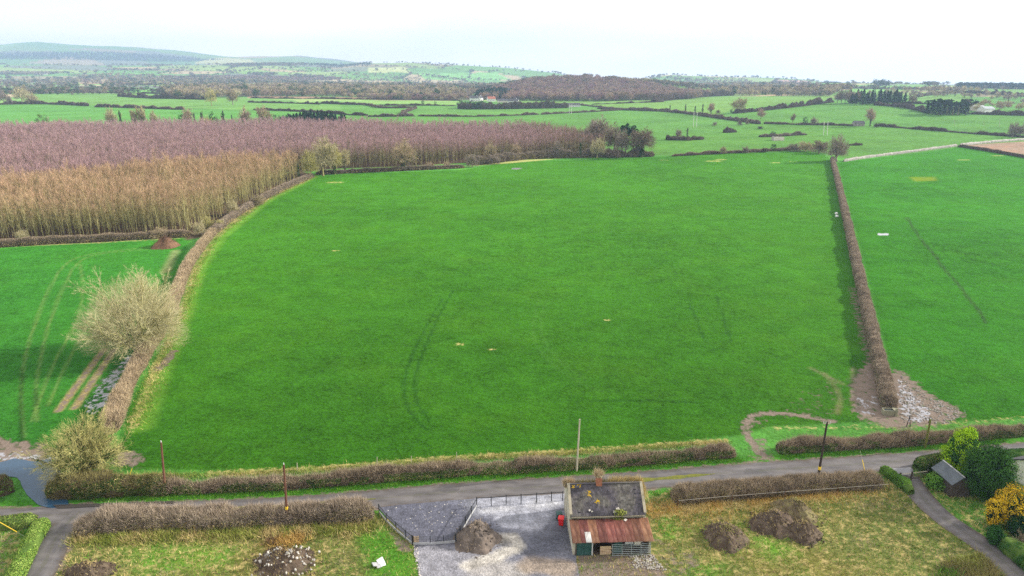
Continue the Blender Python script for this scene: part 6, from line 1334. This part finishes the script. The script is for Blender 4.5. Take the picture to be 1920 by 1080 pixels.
# the row standing just beyond the far side of the plantation
for lab, kind, colr, px, Y, pt, wd in [
    ('yellow-green ivy bush beyond the plantation at far left', 'ever', 'ivy_light', 84, 600, 211, .8), ('low brown bush right of the yellow-green ivy bush', 'bush', 'twig_pink', 116, 598, 219, .8),
    ('olive ivy tree leftmost of the thin trees beyond the plantation', 'ivytree', 'twig_straw', 211, 612, 199, .6), ('leaning dark ivy column beyond the plantation', 'ivycol', 'twig_straw', 229, 612, 201, .55),
    ('thin bare tree right of the leaning ivy column', 'tall', 'twig_straw', 255, 612, 203, .7), ('tall thin bare tree beyond the plantation', 'tall', 'twig_straw', 269, 614, 196, .8), ('thin ivy tree right of the tall thin bare tree', 'ivytree', 'twig_straw', 291, 614, 205, .5),
    ('pink-headed bare tree beyond the plantation centre left', 'ash', 'twig_pink', 354, 620, 200, .6), ('narrow ivy column beside the pink-headed tree', 'ivycol', 'twig_grey', 367, 622, 207, .5), ('dark ivy tree right of the pink-headed tree', 'ivycol', 'twig_grey', 381, 622, 205, .75),
    ('pale green willow bush beyond the plantation', 'bush', 'twig_yellow', 391, 616, 215, 1.0), ('dark ivy bush right of the pale willow', 'ever', 'ivy', 402, 622, 211, .7), ('tall dark ivy column in the middle of the row', 'ivycol', 'twig_grey', 421, 624, 203, .7), ('slim ivy stem right of the tall dark column', 'ivycol', 'twig_grey', 437, 624, 211, .4),
    ('tan bare tree with ivy left of the conifer block', 'ivytree', 'twig_pink', 462, 626, 197, .7), ('rounded tan bare tree next to the conifer block', 'ash', 'twig_tan', 498, 628, 195, .7), ('dark ivy bush between the tan trees and conifers', 'ever', 'ivy', 520, 628, 215, .8), ('dark low ivy bush beside the pink-headed tree', 'ever', 'ivy', 343, 618, 214, .8)]:
    tree_Y('ivy_tree' if 'ivy' in kind else 'bare_tree' if kind in ('ash', 'tall') else 'bush', lab, kind, colr, px, Y, pt, 'trees beyond the plantation', cat='bush' if kind in ('bush', 'ever') else 'tree', wide=wd)
r_ = rg(91)
for i in range(46):
    px = 528 + 118 * (i / 45) + r_.normal(0, 2); Y = 630 + r_.uniform(0, 26); tree_Y('conifer_tree', 'dark conifer in the small dense block beyond the plantation', 'conifer', 'conifer', px, Y, 207 + 9 * abs(px - 590) / 60 + r_.uniform(-2, 4), 'conifers of the block beyond the plantation', wide=1.3)
for i in range(22):
    px = 1592 + 102 * (i / 21) + r_.normal(0, 2); tree_px('conifer_tree', 'tall dark conifer in the clump under the right hill', 'conifer', 'conifer', px, 196 + r_.uniform(-3, 1), 170 + r_.uniform(-3, 5), 'conifers of the clump under the right hill', wide=1.5)
for i in range(6): tree_px('bare_tree', 'grey bare tree %s from left at the left end of the conifer clump' % ORD[i], 'ash', 'twig_grey', 1570 + i * 7, 194 + r_.uniform(-2, 1), 168 + r_.uniform(-3, 4), 'bare trees left of the conifer clump', wide=.8)
for i in range(16): tree_px('pine_tree', 'dark pine %s from left in the row on the edge of the right field' % ORD[i], 'pine' if i % 2 else 'conifer', 'conifer', 1738 + 78 * (i / 15) + r_.uniform(-1, 1), 215 + r_.uniform(-2, 1), 184 + r_.uniform(0, 8), 'pines on the edge of the right field', wide=1.7)
for i in range(7): tree_px('pine_tree', 'pine %s from left in the small group on the right skyline' % ORD[i], 'ever', 'conifer', 1640 + i * 4.5, 163, 147 + r_.uniform(0, 4), 'pines on the right skyline', wide=.75)
for i in range(24): tree_px('bare_tree', 'beige bare tree around the pale sheds at right', 'ash', ['twig_tan', 'twig_pink', 'twig_straw'][i % 3], 1808 + 115 * (i / 23) + r_.normal(0, 3), 204 + r_.uniform(-10, 6), 0 + 186 + r_.uniform(-2, 8), 'bare trees round the pale sheds', wide=1.1)
for i in range(14): tree_px('farm_tree', 'dark evergreen %s from left in the belt in front of the white farmhouses' % ORD[i], 'ever', 'ever_dark', 866 + 42 * (i / 13) + r_.uniform(-.8, .8), 205 + r_.uniform(-3, 1), 189 + r_.uniform(-2, 3), 'evergreens in front of the farmhouses', wide=.9)
hedge('hedgerow', 'dark tall hedge in front of the white farmhouses', GL([(858, 204), (900, 205), (980, 204), (1064, 202)]), 9, 8, 'twig_dark', dens=1.5, tl=(.6, 1.5), tw_=.22, rough=.34, hv=.4, seed=390, step=2.6, leaf=[('ivy', 1.2, (0, 1.2), 1.0)])

# ------------------------------------------------------------------ woods that read as one mass
def tsrc(kind, colr, var, cls='x'):
    ps = tree_meshes(kind, colr, cls, var); V, T, M_, o = [], [], [], 0; mats = []
    for nm, me in ps:
        v = np.empty(len(me.vertices) * 3, np.float32); me.vertices.foreach_get('co', v); t = np.empty(len(me.loops), np.int32); me.loops.foreach_get('vertex_index', t)
        V.append(v.reshape(-1, 3)); T.append(t.reshape(-1, 3) + o); M_.append(np.full(len(t) // 3, len(mats))); mats.append(me.materials[0].name); o += len(v) // 3
    return np.vstack(V), np.vstack(T), mats, np.concatenate(M_)
def wood(name, label, poly, n, h, kinds, seed):
    r = rg(seed); P = scat_poly(GL(poly), n, r); s = (h[0] + (h[1] - h[0]) * r.uniform(size=len(P)) ** 1.4) / 10
    gn_scatter(name, label, P, s, [tsrc(k, c, v) for v, (k, c) in enumerate(kinds)], seed, zoff=-.3, wide=1.15)
MIX = [('ash', 'twig_tan'), ('ash', 'twig_grey'), ('ash', 'twig_brown'), ('ash', 'twig_straw'), ('ash', 'twig_tan'), ('ash', 'twig_grey'), ('ivytree', 'twig_tan'), ('ever', 'ivy')]
MIXP = [('ash', 'twig_purple'), ('ash', 'twig_brown'), ('ash', 'twig_pink'), ('ash', 'twig_purple')]
DARK = [('conifer', 'conifer'), ('conifer', 'conifer'), ('ever', 'ever_dark')]
wood('broadleaf_wood', 'belt of grey-brown bare trees across the middle left', [(330, 186), (465, 182), (640, 181), (880, 185), (890, 176), (800, 168), (640, 165), (420, 164), (300, 170)], 2600, (10, 17), MIX, 11)
wood('broadleaf_wood', 'brown bare trees behind the left meadows', [(-40, 160), (60, 158), (150, 156), (330, 164), (420, 160), (330, 154), (150, 151), (-40, 153)], 420, (8, 14), MIX + MIXP[:2], 12)
wood('broadleaf_wood', 'hazy wooded rise above the left meadows', [(130, 143), (210, 139), (330, 145), (560, 152), (640, 158), (400, 157), (200, 150)], 800, (9, 15), MIX + DARK[:1], 13)
wood('broadleaf_wood', 'dark purplish plantation strip far out on the left plain', [(300, 145), (470, 144), (640, 146), (640, 151), (420, 151)], 900, (9, 13), MIXP + DARK[:1], 14)
wood('broadleaf_wood', 'hazy trees below the left hills', [(-40, 140), (90, 140), (130, 136), (-40, 136)], 500, (8, 13), MIX, 15)
wood('hill_wood', 'pink-brown bare wood covering the middle hill', [(900, 187), (1000, 189), (1150, 190), (1300, 186), (1330, 180), (1250, 169), (1180, 156), (1125, 151), (1100, 149.5), (1050, 149.5), (1000, 155), (950, 165), (905, 178)], 2600, (11, 15), MIXP + [('ash', 'twig_pink'), ('tall', 'twig_grey')], 16)
wood('conifer_wood', 'dark conifers at the left foot of the hill wood', [(892, 186), (950, 187), (960, 179), (905, 178)], 130, (12, 17), DARK, 17)
wood('broadleaf_wood', 'thin line of trees on the crest right of the hill wood', [(1125, 154), (1200, 156), (1290, 164), (1330, 168), (1270, 161), (1140, 152)], 300, (9, 13), MIX, 18)
wood('broadleaf_wood', 'mixed trees in the dip below the far right hill', [(1330, 176), (1420, 180), (1560, 181), (1570, 175), (1480, 172), (1380, 170)], 320, (8, 14), MIX, 19)
wood('broadleaf_wood', 'grey wood on the slope left of the skyline pines', [(1500, 172), (1560, 166), (1590, 162), (1600, 170), (1570, 180)], 420, (10, 15), MIX, 20)
wood('conifer_wood', 'dark conifer plantation along the right skyline', [(1792, 166), (1860, 166), (1960, 169), (1960, 166), (1800, 163.5)], 900, (10, 13), DARK[:2], 21)
wood('broadleaf_wood', 'scrubby hedgerow trees scattered over the right slope', [(1600, 176), (1700, 172), (1800, 170), (1860, 176), (1930, 186), (1930, 195), (1800, 184), (1650, 182)], 170, (6, 11), MIX, 22)
wood('broadleaf_wood', 'brown trees round the houses left of the farm', [(640, 182), (860, 184), (890, 188), (830, 189), (700, 187)], 260, (7, 12), MIX + MIXP, 23)
wood('conifer_wood', 'dark wood on the shoulder of the distant left hill', [(640, 118), (700, 122), (700, 126), (560, 122)], 900, (12, 16), DARK[:2], 24)
wood('broadleaf_wood', 'hazy woods and hedges over the distant centre slopes', [(640, 140), (780, 138), (930, 150), (960, 160), (800, 165), (640, 163)], 900, (8, 13), MIX, 25)
wood('conifer_wood', 'blue-hazy forest along the distant left hills', [(0, 100), (200, 98), (300, 104), (420, 112), (300, 116), (100, 112), (0, 112)], 2500, (13, 18), DARK[:2], 26)
wood('broadleaf_wood', 'hedges and copses over the distant right hill', [(1240, 146), (1400, 150), (1540, 158), (1560, 168), (1400, 168), (1280, 160)], 1100, (8, 12), MIX, 27)

def far_hedges():
    r = rg(400); n = 260000; y = np.exp(r.uniform(math.log(1500), math.log(5600), n)); x = r.uniform(-.72, .72, n) * y; keep = []
    K = np.c_[np.log(y) * 3.2, x / y * 6]
    for a in range(0, n, 4000):
        D = (K[a:a + 4000, None, :] - CELLS[None]) ** 2; D = np.sqrt(np.partition(D[..., 0] * 6 + D[..., 1], 1, axis=1)[:, :2]); keep.append((D[:, 1] - D[:, 0]) < np.clip(60 / y[a:a + 4000], .008, .03))
    k = np.concatenate(keep) & (r.uniform(size=n) < np.where((x > 200) & (y < 2600), .08, np.where(y < 2800, .22, .5))); P = np.c_[x, y][k]
    gn_scatter('far_hedgerows', 'hedgerow trees outlining the small fields of the distant country', P, r.uniform(.35, 1.0, len(P)) * (1 + P[:, 1] / 9000), [tsrc('ash', c, v) for v, c in enumerate(('twig_dark', 'twig_brown', 'twig_grey'))] + [tsrc('ever', 'ivy', 0)], 28, zoff=-.3, wide=1.3)
far_hedges()

# ------------------------------------------------------------------ distant buildings and power poles
for nm, lab, px, py, rz, L_, W_, ev, rd_, wl_, rf_ in [
    ('farmhouse', 'tall white farmhouse left of the farm group', 889, 190, .2, 14, 8, 5.2, 8.5, 'white_wall', 'roof_dark'),
    ('farmhouse', 'white gabled house beside the tall white farmhouse', 900, 189, 1.2, 10, 7, 4.5, 7.5, 'white_wall', 'roof_dark'),
    ('farmhouse', 'white house with a red roof in the farm group', 921, 190, .3, 13, 8, 4.2, 7.5, 'white_wall', 'roof_red'),
    ('farm_shed', 'dark-roofed farm building right of the red-roofed house', 943, 192, .1, 18, 9, 3, 5.5, 'cream_wall', 'roof_dark'),
    ('farmhouse', 'white bungalow with dark roof at the right of the farm group', 962, 193, -.1, 17, 9, 3.2, 6, 'white_wall', 'roof_dark'),
    ('farmhouse', 'white house with dark roof among the brown trees', 778, 186, .1, 15, 8, 3.5, 6.2, 'white_wall', 'roof_dark'),
    ('farmhouse', 'small white house right of the one among brown trees', 796, 185, .9, 9, 8, 3.5, 6.5, 'white_wall', 'roof_dark'),
    ('roadside_bungalow', 'long low white building at the lane junction', 1074, 200, .0, 20, 8, 2.8, 4.8, 'white_wall', 'roof_dark'),
    ('farmhouse', 'white farmhouse far out at upper left', 84, 140, .3, 22, 10, 5, 9, 'white_wall', 'roof_dark'),
    ('farm_shed', 'dark farm shed left of the far white farmhouse', 70, 141, .2, 26, 12, 4, 7, 'cream_wall', 'roof_dark'),
    ('farm_shed', 'left pale tin shed behind the right hedge trees', 1832, 207, .3, 13, 9, 3.2, 5, 'cream_wall', 'roof_tin'),
    ('farm_shed', 'right pale tin shed behind the right hedge trees', 1848, 210, .3, 13, 9, 3.4, 5.4, 'white_wall', 'roof_tin'),
    ('stone_barn', 'small ivy-topped stone barn on the hedge in the right fields', 1609, 236, .05, 9, 5, 2.6, 4.2, 'wallstone', 'roof_dark'),
]: o = house(nm, lab, G(px, py), rz, L_, W_, ev, rd_, wl_, rf_, chim='house' in nm, wins='house' in nm or 'bung' in nm); o['category'] = 'barn' if 'barn' in nm else 'shed' if 'shed' in nm else 'house'
def ruin():
    x, y = G(1458, 263); root = empty('stone_ruin', (x, y, Z(x, y)), .05); tag(root, 'small roofless stone ruin in the rough pasture', 'ruin')
    for c, s in (((0, -2.2, 1.2), (7.6, .6, 2.6)), ((0, 2.2, 1.2), (7.6, .6, 2.4)), ((-3.5, 0, 1.3), (.6, 3.79, 2.9)), ((3.5, 0, 1.0), (.6, 3.79, 2.2))):
        q = MB(); q.box(c, s); q.build('wall', 'cream_wall' if c[1] < -2 else 'wallstone', root)
ruin()
for k, (px, pb, pt, lab) in enumerate([(1300, 238, 209, 'left'), (1306, 238, 209, 'right'), (1544, 254, 227, 'left'), (1551, 254, 227, 'right'), (1067, 214, 194, 'left'), (1071, 214, 194, 'right')]):
    w_ = ['in the rough pasture by the lane', 'nearest the stone barn', 'at the lane junction'][k // 2]
    pole('power_pole', 'slender pale pole, %s of the pair %s' % (lab, w_), (px, pb), (px + 1.5, pt), 'pole_white', r0=.2, ins=False)
for k, (px, pb, pt, lab) in enumerate([(1790, 236, 225, 'left thin pole in the upper right field'), (1845, 237, 227, 'middle thin pole in the upper right field'), (1874, 239, 222, 'right thin pole in the upper right field'), (190, 200, 187, 'thin pale pole in the left meadows')]):
    pole('power_pole', lab, (px, pb), (px, pt), 'wood_grey', r0=.14, ins=False)

# ------------------------------------------------------------------ haze: one closed box of air round everything
def haze():
    m = bpy.data.materials.new('haze'); m.use_nodes = True; t = m.node_tree; t.nodes.clear(); o = t.nodes.new('ShaderNodeOutputMaterial'); v = t.nodes.new('ShaderNodeVolumePrincipled')
    v.inputs['Color'].default_value = (.50, .68, 1.0, 1); v.inputs['Density'].default_value = 1.3e-4; v.inputs['Anisotropy'].default_value = .25; t.links.new(v.outputs['Volume'], o.inputs['Volume']); MATS['haze'] = m
    q = MB(); q.box((0, 4300, 72), (18000, 10800, 696)); ob = q.build('haze', 'haze'); tag(ob, 'pale blue haze in the air over the valley', kind='stuff')
haze()
